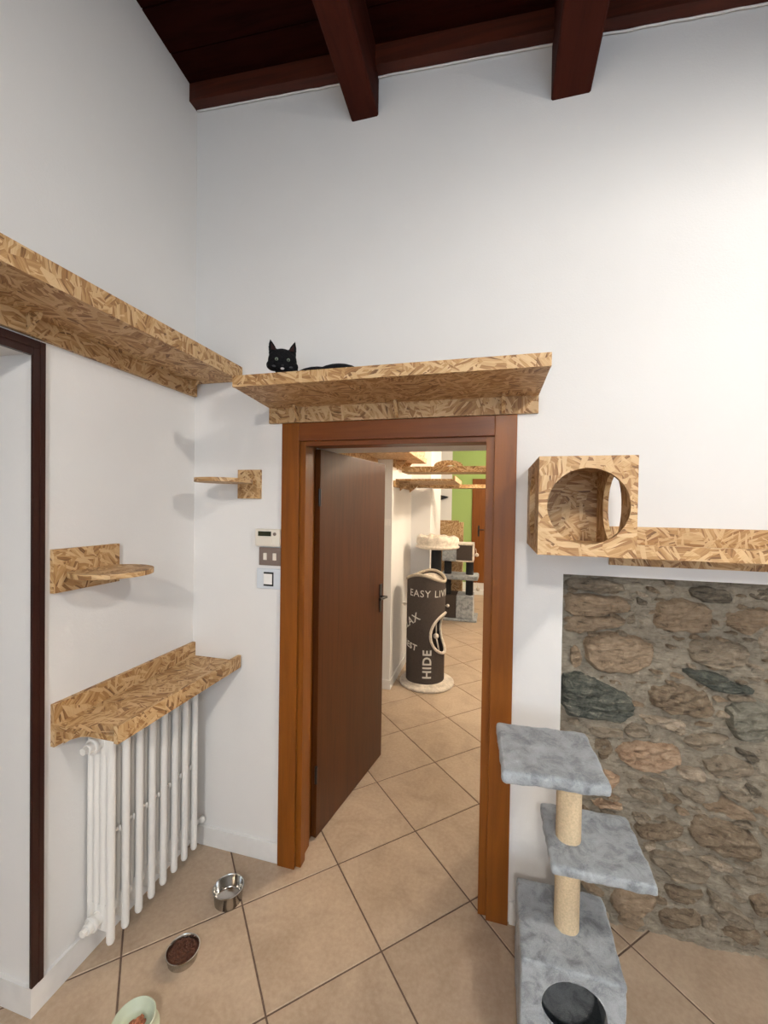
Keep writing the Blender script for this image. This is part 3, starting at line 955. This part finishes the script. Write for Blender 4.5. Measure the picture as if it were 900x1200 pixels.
# ------------------------------------------------------------------ radiator
t = empty('radiator', 'white column radiator with eight sections under the strand-board shelf', 'radiator', (-1.42, 1.47, 0.085))
xs = [-1.375 - 0.031 * k for k in range(4)]
pitch, y_first, zb, zt = 0.0645, 1.243, 0.085, 0.925
def section(y):
    bm = bmesh.new()
    for k, x in enumerate(xs):
        lowz = 0.085 if k == 0 else 0.13
        cyl(bm, (x, y, lowz + 0.008), (x, y, zt - 0.035), 0.0145, seg=16)
        ball(bm, (x, y, zt - 0.035), 0.0145, sub=2)
        if k == 0:
            cyl(bm, (x, y, lowz), (x, y, lowz + 0.009), 0.0115, 0.0145, seg=16)
    for z in (zb + 0.095, zt - 0.075):
        bm2 = bmesh.new()
        box(bm2, xs[-1] - 0.010, xs[0] + 0.006, y - 0.011, y + 0.011, z - 0.05, z + 0.05, bev=0.009)
        merge(bm, bm2)
        cyl(bm, (-1.42, y - 0.033, z), (-1.42, y + 0.033, z), 0.024, seg=20)
    ball(bm, (xs[0], y, zt - 0.028), 0.0135, (1, 1, 0.8), sub=2)
    return bm
for k in range(8):
    link('section', section(y_first + pitch * k), M['radiator'], t, smooth=True, auto=35)
for k in range(7):
    bm = bmesh.new()
    y = y_first + pitch * (k + 0.5)
    cyl(bm, (xs[0] - 0.012, y - 0.019, 0.492), (xs[0] - 0.012, y + 0.019, 0.492), 0.006, seg=12)
    ball(bm, (xs[0] - 0.006, y + 0.010, 0.492), 0.009, (0.8, 0.6, 1.5), sub=2)
    link('spacer', bm, M['radiator'], t, smooth=True)
for z in (zb + 0.095, zt - 0.075):
    bm = bmesh.new()
    ys = y_first - 0.033
    cyl(bm, (-1.42, ys, z), (-1.42, ys - 0.012, z), 0.029, seg=24, bev=0.003)
    cyl(bm, (-1.42, ys - 0.010, z), (-1.42, ys - 0.030, z), 0.021, 0.019, seg=24, bev=0.003)
    cyl(bm, (-1.42, ys - 0.028, z), (-1.42, ys - 0.046, z), 0.014, seg=6, bev=0.001)
    link('plug', bm, M['radiator'], t, smooth=True, auto=35)
bm = bmesh.new(); cyl(bm, (-1.42, y_first + 7 * pitch + 0.03, 0.15), (-1.42, DW - 0.012, 0.145), 0.010, seg=14)
ball(bm, (-1.405, 1.790, 0.150), 0.016, sub=2)
link('pipe', bm, M['radiator'], t, smooth=True)
for yy in (y_first + pitch, y_first + 6 * pitch):     # feet / wall hooks
    bm = bmesh.new(); cyl(bm, (LW + 0.001, yy, 0.80), (-1.45, yy, 0.80), 0.008, seg=10)
    link('wall_hook', bm, M['radiator'], t, smooth=True, auto=40)

# ------------------------------------------------------------------ bowls
def bowl(name, label, c, r, h, matr, taper=0.92, group='feeding bowls on the floor', flare=0.003):
    t = empty(name, label, 'bowl', c, group)
    ri = r - 0.0025
    prof = [(0, 0.0), (r * taper * 0.95, 0.0), (r * taper, 0.004), (r * 0.985, h - 0.006), (r + flare, h - 0.002), (r + flare, h), (r, h + 0.0008), (ri, h - 0.003), (ri * (taper + 0.01), 0.012), (ri * taper * 0.9, 0.0065), (0, 0.006)]
    bm = lathe(bmesh.new(), c, prof)
    link('bowl_shell', bm, matr, t, smooth=True, auto=50)
    return t
bowl('pet_bowl', 'deep empty stainless steel bowl beside the radiator, nearest the door', (-1.106, 1.588, 0.0), 0.063, 0.062, M['steel'])
bowl('pet_bowl', 'shallow steel bowl full of dark kibble between the other two bowls', (-1.128, 1.335, 0.0), 0.058, 0.038, M['steel'])
bm = lathe(bmesh.new(), (-1.128, 1.335, 0), [(0, 0.027), (0.035, 0.026), (0.0535, 0.023), (0.053, 0.014), (0, 0.010)])
for k in range(230):
    a, rr = random.uniform(0, 2 * pi), 0.050 * math.sqrt(random.random())
    ball(bm, (-1.128 + rr * cos(a), 1.335 + rr * sin(a), 0.027 + random.uniform(0, 0.004)), random.uniform(0.003, 0.0045), (1, 1, 0.7), sub=1)
tag(link('dry_kibble', bm, M['kibble'], None), 'dark brown dry kibble filling the shallow steel bowl', 'pet food', None, 'stuff')
c = (-1.118, 1.098, 0.0)
t = empty('pet_bowl', 'pale green bowl with leftover wet food at the lower left edge', 'bowl', c, 'feeding bowls on the floor')
link('bowl_shell', lathe(bmesh.new(), c, [(0, 0.004), (0.066, 0.003), (0.074, 0.0), (0.077, 0.006), (0.070, 0.012), (0.064, 0.03), (0.065, 0.046), (0.066, 0.052), (0.063, 0.054), (0.060, 0.050), (0.055, 0.026), (0.045, 0.018), (0, 0.016)]), M['green_bowl'], t, smooth=True, auto=60)
bm = bmesh.new()
for dx, dy, r in ((0.0, 0.016, 0.013), (0.010, 0.022, 0.010), (-0.010, 0.006, 0.012), (0.014, 0.008, 0.012), (-0.002, -0.008, 0.014), (0.02, 0.02, 0.008), (0.004, 0.030, 0.008)):
    ball(bm, (c[0] + dx, c[1] + dy, 0.024), r, (1.1, 0.8, 0.8), sub=2, rot=Matrix.Rotation(random.uniform(0, 3), 3, 'Z'))
for v in bm.verts: v.co += Vector((1, 1, 1)) * noise.noise(v.co * 120) * 0.003
for f in bm.faces: pass
tag(link('wet_food', bm, M['meat'], None, smooth=True), 'reddish brown wet food in the pale green bowl', 'pet food', None, 'stuff')

# ------------------------------------------------------------------ plush cat tree (grey)
def plush_slab(x0, x1, y0, y1, z0, z1, rad, n=34, amp=0.004, seed=0.0):
    bm = nb(x0, x1, y0, y1, z0, z1)
    bmesh.ops.bevel(bm, geom=bm.edges[:], offset=rad, segments=3, profile=0.5, affect='EDGES')
    bmesh.ops.subdivide_edges(bm, edges=[e for e in bm.edges if e.calc_length() > 0.1], cuts=n, use_grid_fill=True)
    bm.normal_update()
    for v in bm.verts:
        p = v.co * 28 + Vector((seed, seed, 0))
        v.co += v.normal * (noise.noise(p) * amp + noise.noise(p * 4) * amp * 0.45)
    return bm
t = empty('cat_tree', 'small grey plush cat tree with two platforms and a den, in front of the stones', 'cat tree', (0.255, 1.5, 0.0))
den = link('den', (lambda b: b)(bmesh.new()), M['plush'], t)
bx = (0.108, 0.405, 1.350, 1.650)
def panel(bm, *a, **k):
    merge(bm, plush_slab(*a, **k))
bm = bmesh.new()
hp_ = holed_panel(bx[0] + .004, bx[1] - .004, 0.004, 0.346, 0.262, 0.228, 0.093, 'y', bx[2], bx[2] + 0.022, seg=64)
bmesh.ops.bevel(hp_, geom=[e for e in hp_.edges if len(e.link_faces) == 2 and e.calc_face_angle() > 1.2], offset=0.006, segments=3, profile=0.5, affect='EDGES')
merge(bm, hp_)
panel(bm, bx[0], bx[0] + 0.02, bx[2] + 0.004, bx[3], 0.0, 0.346, 0.007, 16, seed=1)
panel(bm, bx[1] - 0.02, bx[1], bx[2] + 0.004, bx[3], 0.0, 0.346, 0.007, 16, seed=2)
panel(bm, bx[0], bx[1], bx[3] - 0.02, bx[3], 0.0, 0.346, 0.007, 16, seed=3)
panel(bm, bx[0] + .01, bx[1] - .01, bx[2] + 0.01, bx[3] - .01, 0.0, 0.02, 0.005, 16, seed=4)
panel(bm, bx[0], bx[1], bx[2], bx[3], 0.328, 0.352, 0.008, 34, seed=5)
bmesh.ops.translate(bm, verts=bm.verts, vec=-Vector(t.location))
bm.to_mesh(den.data); bm.free()
for p in den.data.polygons: p.use_smooth = True
den.data.set_sharp_from_angle(angle=radians(70))
def turned(bm, c, deg):
    bmesh.ops.rotate(bm, verts=bm.verts, cent=c, matrix=Matrix.Rotation(radians(deg), 3, 'Z'))
    return bm
link('platform', turned(plush_slab(0.190, 0.487, 1.368, 1.660, 0.620, 0.652, 0.010, seed=8), (0.34, 1.51, 0.6), 1), M['plush'], t, smooth=True)
link('platform', turned(plush_slab(0.030, 0.335, 1.295, 1.592, 0.928, 0.968, 0.013, seed=12), (0.18, 1.45, 0.9), 3), M['plush'], t, smooth=True)
def rope_post(x, y, z0, z1, r, tw=0.0055):
    bm = bmesh.new()
    n = max(4, int((z1 - z0) / (tw / 3)))
    prof = [(0, z0)]
    for k in range(n + 1):
        z = z0 + (z1 - z0) * k / n
        prof.append((r + 0.0013 * abs(sin(pi * (z - z0) / tw)), z))
    prof.append((0, z1))
    return lathe(bm, (x, y, 0), prof, seg=36)
M['sisal'] = m_plain('sisal_rope', (0.66, 0.52, 0.34), 0.9, spec=0.1, noise_amt=0.14, nscale=160, bstr=0.5)
link('post', rope_post(0.262, 1.503, 0.350, 0.622, 0.0385), M['sisal'], t, smooth=True)
link('post', rope_post(0.262, 1.503, 0.650, 0.930, 0.0385), M['sisal'], t, smooth=True)

# ------------------------------------------------------------------ black cat on the shelf
t = empty('cat', 'black cat lying on the shelf over the door, looking down at the camera', 'cat', (-0.70, 1.60, 2.236))
hc = Vector((-0.878, 1.600, 2.363))
F = (Vector((0, 0, 1.756)) - hc).normalized()
Rr = Vector((0, 0, 1)).cross(F).normalized() * 1.0
U = F.cross(Rr).normalized()
if U.z < 0: U = -U
rot = Matrix((Rr, F, U)).transposed()
bm = bmesh.new()
ball(bm, hc, 1, (0.060, 0.053, 0.050), rot=rot)
ball(bm, hc + F * 0.034 - U * 0.020, 1, (0.030, 0.026, 0.021), rot=rot)
for s in (-1, 1):
    ball(bm, hc + Rr * s * 0.036 + F * 0.012 - U * 0.020, 1, (0.030, 0.026, 0.024), rot=rot)
ball(bm, (-0.868, 1.622, 2.320), 1, (0.048, 0.050, 0.055))
ball(bm, (-0.845, 1.630, 2.276), 1, (0.075, 0.062, 0.040))
ball(bm, (-0.720, 1.600, 2.280), 1, (0.100, 0.066, 0.0445))
ball(bm, (-0.630, 1.610, 2.284), 1, (0.105, 0.068, 0.0500))
for x in (-0.905, -0.855):
    ball(bm, (x, 1.570, 2.252), 1, (0.018, 0.055, 0.016))
ball(bm, (-0.62, 1.60, 2.254), 1, (0.055, 0.028, 0.018))
tube(bm, [(-0.53, 1.68, 2.256), (-0.48, 1.66, 2.252), (-0.455, 1.62, 2.250), (-0.47, 1.575, 2.249), (-0.53, 1.555, 2.249), (-0.60, 1.55, 2.249)], 0.013)
for s in (-1, 1):
    b0 = hc + Rr * s * 0.036 + U * 0.030
    tip = hc + Rr * s * 0.052 + U * 0.086 - F * 0.004
    tt = bmesh.new()
    base = [b0 + Rr * 0.021 - F * 0.002, b0 + F * 0.016, b0 - Rr * 0.021 - F * 0.002, b0 - F * 0.020]
    bv = [tt.verts.new(p - U * 0.012) for p in base]
    mv = [tt.verts.new((p + (tip - b0) * 0.45) * 0.72 + (b0 + (tip - b0) * 0.5) * 0.28) for p in base]
    tv = tt.verts.new(tip)
    for k in range(4):
        j = (k + 1) % 4
        tt.faces.new((bv[k], bv[j], mv[j], mv[k])); tt.faces.new((mv[k], mv[j], tv))
    tt.faces.new(bv)
    bmesh.ops.recalc_face_normals(tt, faces=tt.faces)
    merge(bm, tt)
body = link('body', bm, M['cat'], t, smooth=True)
rm = body.modifiers.new('remesh', 'REMESH'); rm.mode = 'VOXEL'; rm.voxel_size = 0.0030; rm.use_smooth_shade = True
sm = body.modifiers.new('smooth', 'SMOOTH'); sm.factor = 0.5; sm.iterations = 2
for s in (-1, 1):
    p = hc + Rr * s * 0.0235 + U * 0.006
    e = link('eye', ball(bmesh.new(), p + F * 0.0455, 0.0072), M['eye'], t, smooth=True)
    link('pupil', ball(bmesh.new(), p + F * 0.0520, 1, (0.0026, 0.0016, 0.0048), rot=rot), M['black'], e, smooth=True)
    e0 = hc + Rr * s * 0.036 + U * 0.030
    tp = hc + Rr * s * 0.052 + U * 0.086
    ib = bmesh.new()
    vs = [ib.verts.new(p_) for p_ in (e0 + Rr * 0.011 + F * 0.0125 + U * 0.012, e0 - Rr * 0.011 + F * 0.0125 + U * 0.012, e0 * 0.3 + tp * 0.7 + F * 0.006)]
    ib.faces.new(vs)
    bmesh.ops.solidify(ib, geom=ib.faces[:], thickness=0.002)
    link('ear_inside', ib, M['cat_ear'], t)
    link('cheek_highlight', ball(bmesh.new(), hc + Rr * s * 0.030 + F * 0.034 - U * 0.022, 1, (0.013, 0.010, 0.005), rot=rot), M['cheek'], t, smooth=True)  # cheek patches painting the sheen of light on the black fur
link('muzzle', ball(bmesh.new(), hc + F * 0.056 - U * 0.029, 1, (0.008, 0.006, 0.0055), rot=rot), M['cat_nose'], t, smooth=True)['label'] = 'white tip of the muzzle'
link('nose', ball(bmesh.new(), hc + F * 0.060 - U * 0.016, 1, (0.005, 0.004, 0.0035), rot=rot), M['black'], t, smooth=True)

# ------------------------------------------------------------------ cat tube in the hall
tc = Vector((-0.640, 4.12, 0))
RT = 0.190
hole_a = 72.0
def P_cyl(ang, z, r):        # ang: degrees to the right of the direction towards the camera
    base = math.atan2(-tc.y, -tc.x)     # towards the camera
    a = base + radians(ang)
    return Vector((tc.x + r * cos(a), tc.y + r * sin(a), z))
def rim(ang):
    return 1.062 + 0.036 * cos(2 * radians(ang - 160))
t = empty('cat_barrel', 'tall dark brown cat barrel with cream lettering, standing in the hall', 'cat barrel', tc)
bm = bmesh.new()
NA, NZ = 144, 96
hr, hz = 0.192, 0.52
def shell(bm, r, flip=False):
    rows = []
    for j in range(NZ + 1):
        row = []
        for i in range(NA):
            ang = 360 * i / NA
            z = 0.045 + (rim(ang) - 0.045) * j / NZ
            row.append(bm.verts.new(P_cyl(ang, z, r)))
        rows.append(row)
    for j in range(NZ):
        for i in range(NA):
            ang = 360 * (i + 0.5) / NA
            z = 0.045 + (rim(ang) - 0.045) * (j + 0.5) / NZ
            da = ((ang - hole_a + 180) % 360 - 180)
            if (radians(da) * RT) ** 2 + (z - hz) ** 2 < hr ** 2: continue
            f = (rows[j][i], rows[j][(i + 1) % NA], rows[j + 1][(i + 1) % NA], rows[j + 1][i])
            bm.faces.new(f)
shell(bm, RT)
shell(bm, RT - 0.012)
link('barrel_wall', bm, M['brown_felt'], t, smooth=True, recalc=False)
tube_pts = [P_cyl(360 * k / 72, rim(360 * k / 72), RT - 0.004) for k in range(72)]
link('rim_trim', tube(bmesh.new(), tube_pts, 0.015, closed=True), M['beige_trim'], t, smooth=True)
hp2 = []
for k in range(48):
    a = 2 * pi * k / 48
    hp2.append(P_cyl(hole_a + math.degrees(hr * cos(a) / RT), hz + hr * sin(a), RT + 0.002))
link('hole_trim', tube(bmesh.new(), hp2, 0.014, closed=True), M['cream_plush'], t, smooth=True)
bm = bmesh.new()          # cushion on top, dished
rows = []
for j in range(11):
    rr = (RT - 0.012) * j / 10
    rows.append([bm.verts.new(P_cyl(360 * i / 48, 1.035 + (rim(360 * i / 48) - 1.062) * (j / 10) - 0.03 * (1 - (j / 10) ** 2), max(rr, 1e-4))) for i in range(48)])
for a, b_ in zip(rows, rows[1:]):
    for i in range(48): bm.faces.new((a[i], a[(i + 1) % 48], b_[(i + 1) % 48], b_[i]))
link('top_cushion', bm, M['cream_plush'], t, smooth=True)
bm = lathe(bmesh.new(), tc + Vector((0.02, 0, 0)), [(0, 0), (0.255, 0), (0.268, 0.008), (0.268, 0.022), (0.255, 0.030), (0.225, 0.030), (0.21, 0.034), (0.205, 0.046), (0.195, 0.052), (0, 0.052)], seg=64)
link('base', bm, M['cream_plush'], t, smooth=True, auto=60)
for ang in (-91, 89):
    bm = bmesh.new(); p = P_cyl(ang, 0.775, RT); q = P_cyl(ang, 0.775, RT + 0.025)
    cyl(bm, p, q, 0.006); ball(bm, q, 0.017, sub=2)
    link('side_knob', bm, M['cream_plush'], t, smooth=True)
bm = bmesh.new()
pa = P_cyl(52, 0.70, RT - 0.06); pb = P_cyl(52, 0.49, RT - 0.06)
tube(bm, [pa, pb], 0.006); ball(bm, pb, 0.028, sub=2); tube(bm, [pb, pb + Vector((0.03, 0.0, -0.14))], 0.008)
link('hanging_toy', bm, M['cream_plush'], t, smooth=True)
def letters(body, a0, z0, size, rotdeg=0, bold=0.0, sx=1.0, serif=False, label=None):
    cu = bpy.data.curves.new('tmp', 'FONT')
    cu.body = body; cu.size = size; cu.extrude = 0.0008; cu.offset = bold; cu.space_character = 1.12
    cu.resolution_u = 3
    ob = bpy.data.objects.new('tmp', cu)
    C.objects.link(ob)
    dg = bpy.context.evaluated_depsgraph_get()
    me = bpy.data.meshes.new_from_object(ob.evaluated_get(dg))
    bpy.data.objects.remove(ob)
    bm = bmesh.new(); bm.from_mesh(me); bpy.data.meshes.remove(me)
    bmesh.ops.triangulate(bm, faces=bm.faces[:])
    for _ in range(2):
        bmesh.ops.subdivide_edges(bm, edges=[e for e in bm.edges if e.calc_length() > 0.015], cuts=1)
    bmesh.ops.triangulate(bm, faces=bm.faces[:])
    cr, sr = cos(radians(rotdeg)), sin(radians(rotdeg))
    for v in bm.verts:
        x, y, z = v.co
        x *= sx
        x, y = x * cr - y * sr, x * sr + y * cr
        v.co = P_cyl(a0 + math.degrees(x / RT), z0 + y, RT + 0.0028 + z)
    # one object per letter
    seen = {}
    groups = []
    for v0 in bm.verts:
        if v0 in seen: continue
        g_, stack = [], [v0]
        seen[v0] = 1
        while stack:
            v = stack.pop(); g_.append(v)
            for e in v.link_edges:
                o_ = e.other_vert(v)
                if o_ not in seen: seen[o_] = 1; stack.append(o_)
        groups.append(g_)
    for g_ in groups:
        ids = {v: k for k, v in enumerate(g_)}
        nbm = bmesh.new()
        vs = [nbm.verts.new(v.co) for v in g_]
        fs = {f for v in g_ for f in v.link_faces}
        for f in fs: nbm.faces.new([vs[ids[v]] for v in f.verts])
        link('letter', nbm, M['print'], t)
    bm.free()
letters('EASY LIVING', -54, 0.892, 0.094, -1, 0.0, 0.98)
letters('RELAX', -104, 0.485, 0.110, 33, 0.0006)
letters('REST', -84, 0.395, 0.082, -9, 0.0016)
letters('HIDE', 17, 0.105, 0.115, 90, 0.0028, 1.0)

# ------------------------------------------------------------------ big cat tree further down the hall
t = empty('cat_tree', 'grey and brown cat tree with black posts and two dens, far in the hall', 'cat tree', (-0.55, 6.65, 0))
link('base', plush_slab(-0.98, -0.225, 6.45, 6.95, 0, 0.035, 0.01, 8), M['plush'], t, smooth=True)
link('lower_den', nb(-0.92, -0.54, 6.49, 6.88, 0.035, 0.385, bev=0.01), M['brown_felt'], t)
link('lower_den', plush_slab(-0.54, -0.285, 6.47, 6.88, 0.035, 0.388, 0.014, 8, seed=4), M['plush'], t, smooth=True)['label'] = 'grey plush front of the lower den'
link('platform', plush_slab(-0.80, -0.217, 6.46, 6.86, 0.632, 0.705, 0.02, 8), M['plush'], t, smooth=True)
def post(x, z0, z1, y=6.62, r=0.058):
    link('post', cyl(bmesh.new(), (x, y, z0), (x, y, z1), r), M['black_post'], t, smooth=True, auto=40)
post(-0.69, 0.385, 0.64); post(-0.35, 0.385, 0.64); post(-0.69, 0.70, 0.93); post(-0.35, 0.70, 0.93)
link('upper_den', plush_slab(-0.765, -0.55, 6.47, 6.84, 0.917, 1.14, 0.012, 8, seed=2), M['plush'], t, smooth=True)['label'] = 'grey plush half of the upper den'
link('upper_den', nb(-0.545, -0.303, 6.48, 6.84, 0.935, 1.175, bev=0.006), M['brown_felt'], t)['label'] = 'brown half of the upper den'
link('den_trim', box(box(nb(-0.553, -0.295, 6.465, 6.85, 0.915, 0.938, bev=0.004), -0.553, -0.295, 6.465, 6.85, 1.172, 1.195, bev=0.004), -0.310, -0.292, 6.465, 6.85, 0.915, 1.195, bev=0.004), M['cream_plush'], t)
for x, z in ((-0.237, 1.04), (-0.213, 0.525)):
    bm = bmesh.new(); ball(bm, (x, 6.40, z), 0.030, sub=2); tube(bm, [(x, 6.40, z), (x - 0.02, 6.47, z + 0.09)], 0.004)
    link('pompom', bm, M['cream_plush'], t, smooth=True)
t = empty('cat_tree', 'black post carrying a round cream plush bed, just behind the cat barrel', 'cat tree', (-0.61, 4.57, 0))
link('base', plush_slab(-0.80, -0.55, 4.42, 4.74, 0, 0.035, 0.01, 8), M['plush'], t, smooth=True)
link('post', cyl(bmesh.new(), (-0.605, 4.57, 0.035), (-0.605, 4.57, 1.31), 0.058), M['black_post'], t, smooth=True, auto=40)
bc = Vector((-0.590, 4.54, 1.302))
bm = lathe(bmesh.new(), bc, [(r_ * 0.68, z_ * 0.66) for r_, z_ in [(0, 0), (0.30, 0.0), (0.345, 0.02), (0.352, 0.035), (0.335, 0.055), (0.325, 0.07), (0.338, 0.12), (0.330, 0.175), (0.30, 0.205), (0.265, 0.20), (0.235, 0.16), (0.22, 0.11), (0, 0.09)]], seg=72)
for v in bm.verts:
    d = v.co - bc
    a = math.atan2(d.y, d.x)
    if d.z > 0.06: v.co.z += 0.012 * noise.noise(Vector((cos(a) * 3, sin(a) * 3, d.z * 6))) * 2; v.co += Vector((d.x, d.y, 0)) * 0.05 * noise.noise(Vector((cos(a) * 5, sin(a) * 5, d.z * 5)))
link('bed', bm, M['cream_plush'], t, smooth=True)['label'] = 'round cream plush bed on top'

# upright strand-board scratching panel behind the tree
t = empty('scratching_board', 'upright strand-board panel leaning behind the far cat tree', 'board', (-0.68, 7.1, 0))
osb('front_board', nb(-0.885, -0.565, 7.05, 7.07, 0, 1.53, bev=0.002), t, swap=True)
osb('side_board', nb(-0.565, -0.495, 7.05, 7.20, 0, 1.50, bev=0.002), t, swap=True)

# shelves along the hall wall
t = empty('cat_shelf', 'nearest strand-board shelf high on the hall wall, just inside the door', 'shelf', (-0.9, 3.3, 2.2), 'strand-board shelves high in the hall')
osb('wall_board', nb(-1.10, -1.082, 2.42, 3.84, 2.13, 2.2, bev=0.002), t, swap=True)
osb('wall_board', nb(-0.939, -0.921, 3.86, 4.29, 2.13, 2.2, bev=0.002), t, swap=True)
osb('shelf_board', box(nb(-1.10, -0.702, 2.42, 3.85, 2.20, 2.218), -0.939, -0.702, 3.85, 4.29, 2.20, 2.218), t, swap=True)
osb('front_lip', nb(-0.702, -0.684, 2.42, 4.29, 2.20, 2.25, bev=0.002), t, swap=True)
for y in (3.95, 4.22):
    gusset_y('bracket', t, y, -0.921, 2.2, 0.10, 0.09, 0.02)
t = empty('cat_box', 'strand-board tunnel box at the end of the nearest hall shelf', 'cat box', (-0.82, 4.05, 2.218))
osb('side_panel', nb(-0.72, -0.702, 3.45, 4.27, 2.218, 2.50), t, swap=True)
osb('side_panel', nb(-0.93, -0.912, 3.86, 4.27, 2.218, 2.50), t, swap=True)
osb('end_panel', nb(-0.912, -0.72, 4.252, 4.27, 2.218, 2.50), t)
osb('top_panel', nb(-0.93, -0.702, 3.87, 4.27, 2.50, 2.518), t)
t = empty('cat_shelf', 'upper strand-board plank crossing the hall, with a small arch on it', 'shelf', (0.2, 3.6, 2.05), 'strand-board shelves high in the hall')
osb('shelf_board', nb(-0.772, 1.25, 3.518, 3.76, 2.048, 2.066), t)
osb('front_lip', nb(-0.772, 1.25, 3.50, 3.518, 2.048, 2.096), t)
t = empty('cat_tunnel', 'small strand-board arch standing on the plank that crosses the hall', 'cat tunnel', (-0.38, 3.64, 2.066))
def arch(y):
    bm = bmesh.new()
    out = [(-0.50, 2.066)] + [(-0.38 + 0.12 * cos(a), 2.105 + 0.045 * sin(a)) for a in [pi - pi * k / 16 for k in range(17)]] + [(-0.26, 2.066)]
    inn = [(-0.44, 2.066)] + [(-0.38 + 0.06 * cos(a), 2.085 + 0.045 * sin(a)) for a in [pi - pi * k / 16 for k in range(17)]] + [(-0.32, 2.066)]
    n = len(out)
    V = [[bm.verts.new((u, yy, v)) for u, v in pts] for pts in (out, inn) for yy in (y, y + 0.018)]
    oa, ob_, ia, ib = V
    for k in range(n - 1):
        for q in ((oa[k], oa[k + 1], ia[k + 1], ia[k]), (ob_[k], ib[k], ib[k + 1], ob_[k + 1]), (oa[k], ob_[k], ob_[k + 1], oa[k + 1]), (ia[k], ia[k + 1], ib[k + 1], ib[k])):
            bm.faces.new(q)
    bm.faces.new((oa[0], ia[0], ib[0], ob_[0])); bm.faces.new((oa[-1], ob_[-1], ib[-1], ia[-1]))
    return bm
osb('end_arch', arch(3.53), t); osb('end_arch', arch(3.73), t)
t = empty('cat_shelf', 'lower strand-board shelf along the hall wall, under the crossing plank', 'shelf', (-0.6, 4.2, 2.0), 'strand-board shelves high in the hall')
osb('wall_board', nb(-0.939, -0.921, 3.87, 4.70, 1.94, 2.0), t, swap=True)
osb('shelf_board', nb(-0.921, -0.371, 3.90, 4.70, 2.0, 2.018), t, swap=True)
osb('front_lip', nb(-0.371, -0.353, 3.90, 4.70, 2.0, 2.045), t, swap=True)
gusset_y('bracket', t, 4.1, -0.921, 2.0, 0.10, 0.09, 0.02); gusset_y('bracket', t, 4.6, -0.921, 2.0, 0.10, 0.09, 0.02)
t = empty('cat_shelf', 'lower strand-board plank crossing the hall in front of the green wall', 'shelf', (0.1, 4.75, 1.9), 'strand-board shelves high in the hall')
osb('shelf_board', nb(-0.70, 1.25, 4.738, 4.98, 1.972, 1.99), t)
osb('front_lip', nb(-0.86, 1.25, 4.72, 4.738, 1.970, 2.010), t)
tag(link('wall_shelf', prism(bmesh.new(), [(-1.17, 2.02), (-0.99, 1.985), (-1.0, 1.96), (-1.17, 1.90)], 'y', 9.20, 9.37), M['black'], None), 'small dark wedge-shaped shelf on the white end wall of the hall', 'shelf')
t = empty('light_switch', 'small white light switch on the first hall pier', 'light switch', (-0.985, 3.85, 1.57))
link('plate', nb(-1.03, -0.955, 3.842, 3.85, 1.57, 1.63, bev=0.002), M['white_key'], t)
link('rocker', nb(-1.00, -0.98, 3.838, 3.842, 1.585, 1.615), M['white_key'], t)

# pendant lamp that lights the room (right of the camera, outside the frame)
t = empty('pendant_lamp', 'white flat-shaded pendant lamp right of the camera, above the stone niche side', 'lamp', tuple(LAMP + Vector((0, 0, 0.1))))
link('lamp_shade', lathe(bmesh.new(), LAMP, [(0.26, 0.03), (0.262, 0.03), (0.20, 0.10), (0.05, 0.15), (0.0, 0.15), (0.0, 0.147), (0.05, 0.147), (0.20, 0.097)], seg=48), M['radiator'], t, smooth=True, auto=40)
link('cord', cyl(bmesh.new(), LAMP + Vector((0, 0, 0.15)), (LAMP.x, LAMP.y, cz(LAMP.x, LAMP.y) + 0.0), 0.004), M['black'], t)
t2 = empty('pendant_lamp', 'white flat-shaded pendant lamp behind the camera', 'lamp', tuple(LAMP2 + Vector((0, 0, 0.1))))
link('lamp_shade', lathe(bmesh.new(), LAMP2, [(0.26, -0.03), (0.262, -0.03), (0.20, 0.10), (0.05, 0.15), (0.0, 0.15), (0.0, 0.147), (0.05, 0.147), (0.20, 0.097)], seg=48), M['radiator'], t2, smooth=True, auto=40)
link('cord', cyl(bmesh.new(), LAMP2 + Vector((0, 0, 0.15)), (LAMP2.x, LAMP2.y, cz(LAMP2.x, LAMP2.y) + 0.0), 0.004), M['black'], t2)
# window in the wall behind the camera
t = empty('window_1', 'white window frame in the wall behind the camera', 'window', (0.9, -2.7, 1.2))
t['kind'] = 'structure'
link('window_frame', box(box(box(box(nb(-0.1, 1.9, -2.78, -2.72, 1.2, 1.26), -0.1, 1.9, -2.78, -2.72, 2.54, 2.6), -0.1, -0.04, -2.78, -2.72, 1.26, 2.54), 1.84, 1.9, -2.78, -2.72, 1.26, 2.54), 0.87, 0.93, -2.78, -2.72, 1.26, 2.54), M['baseboard'], t)
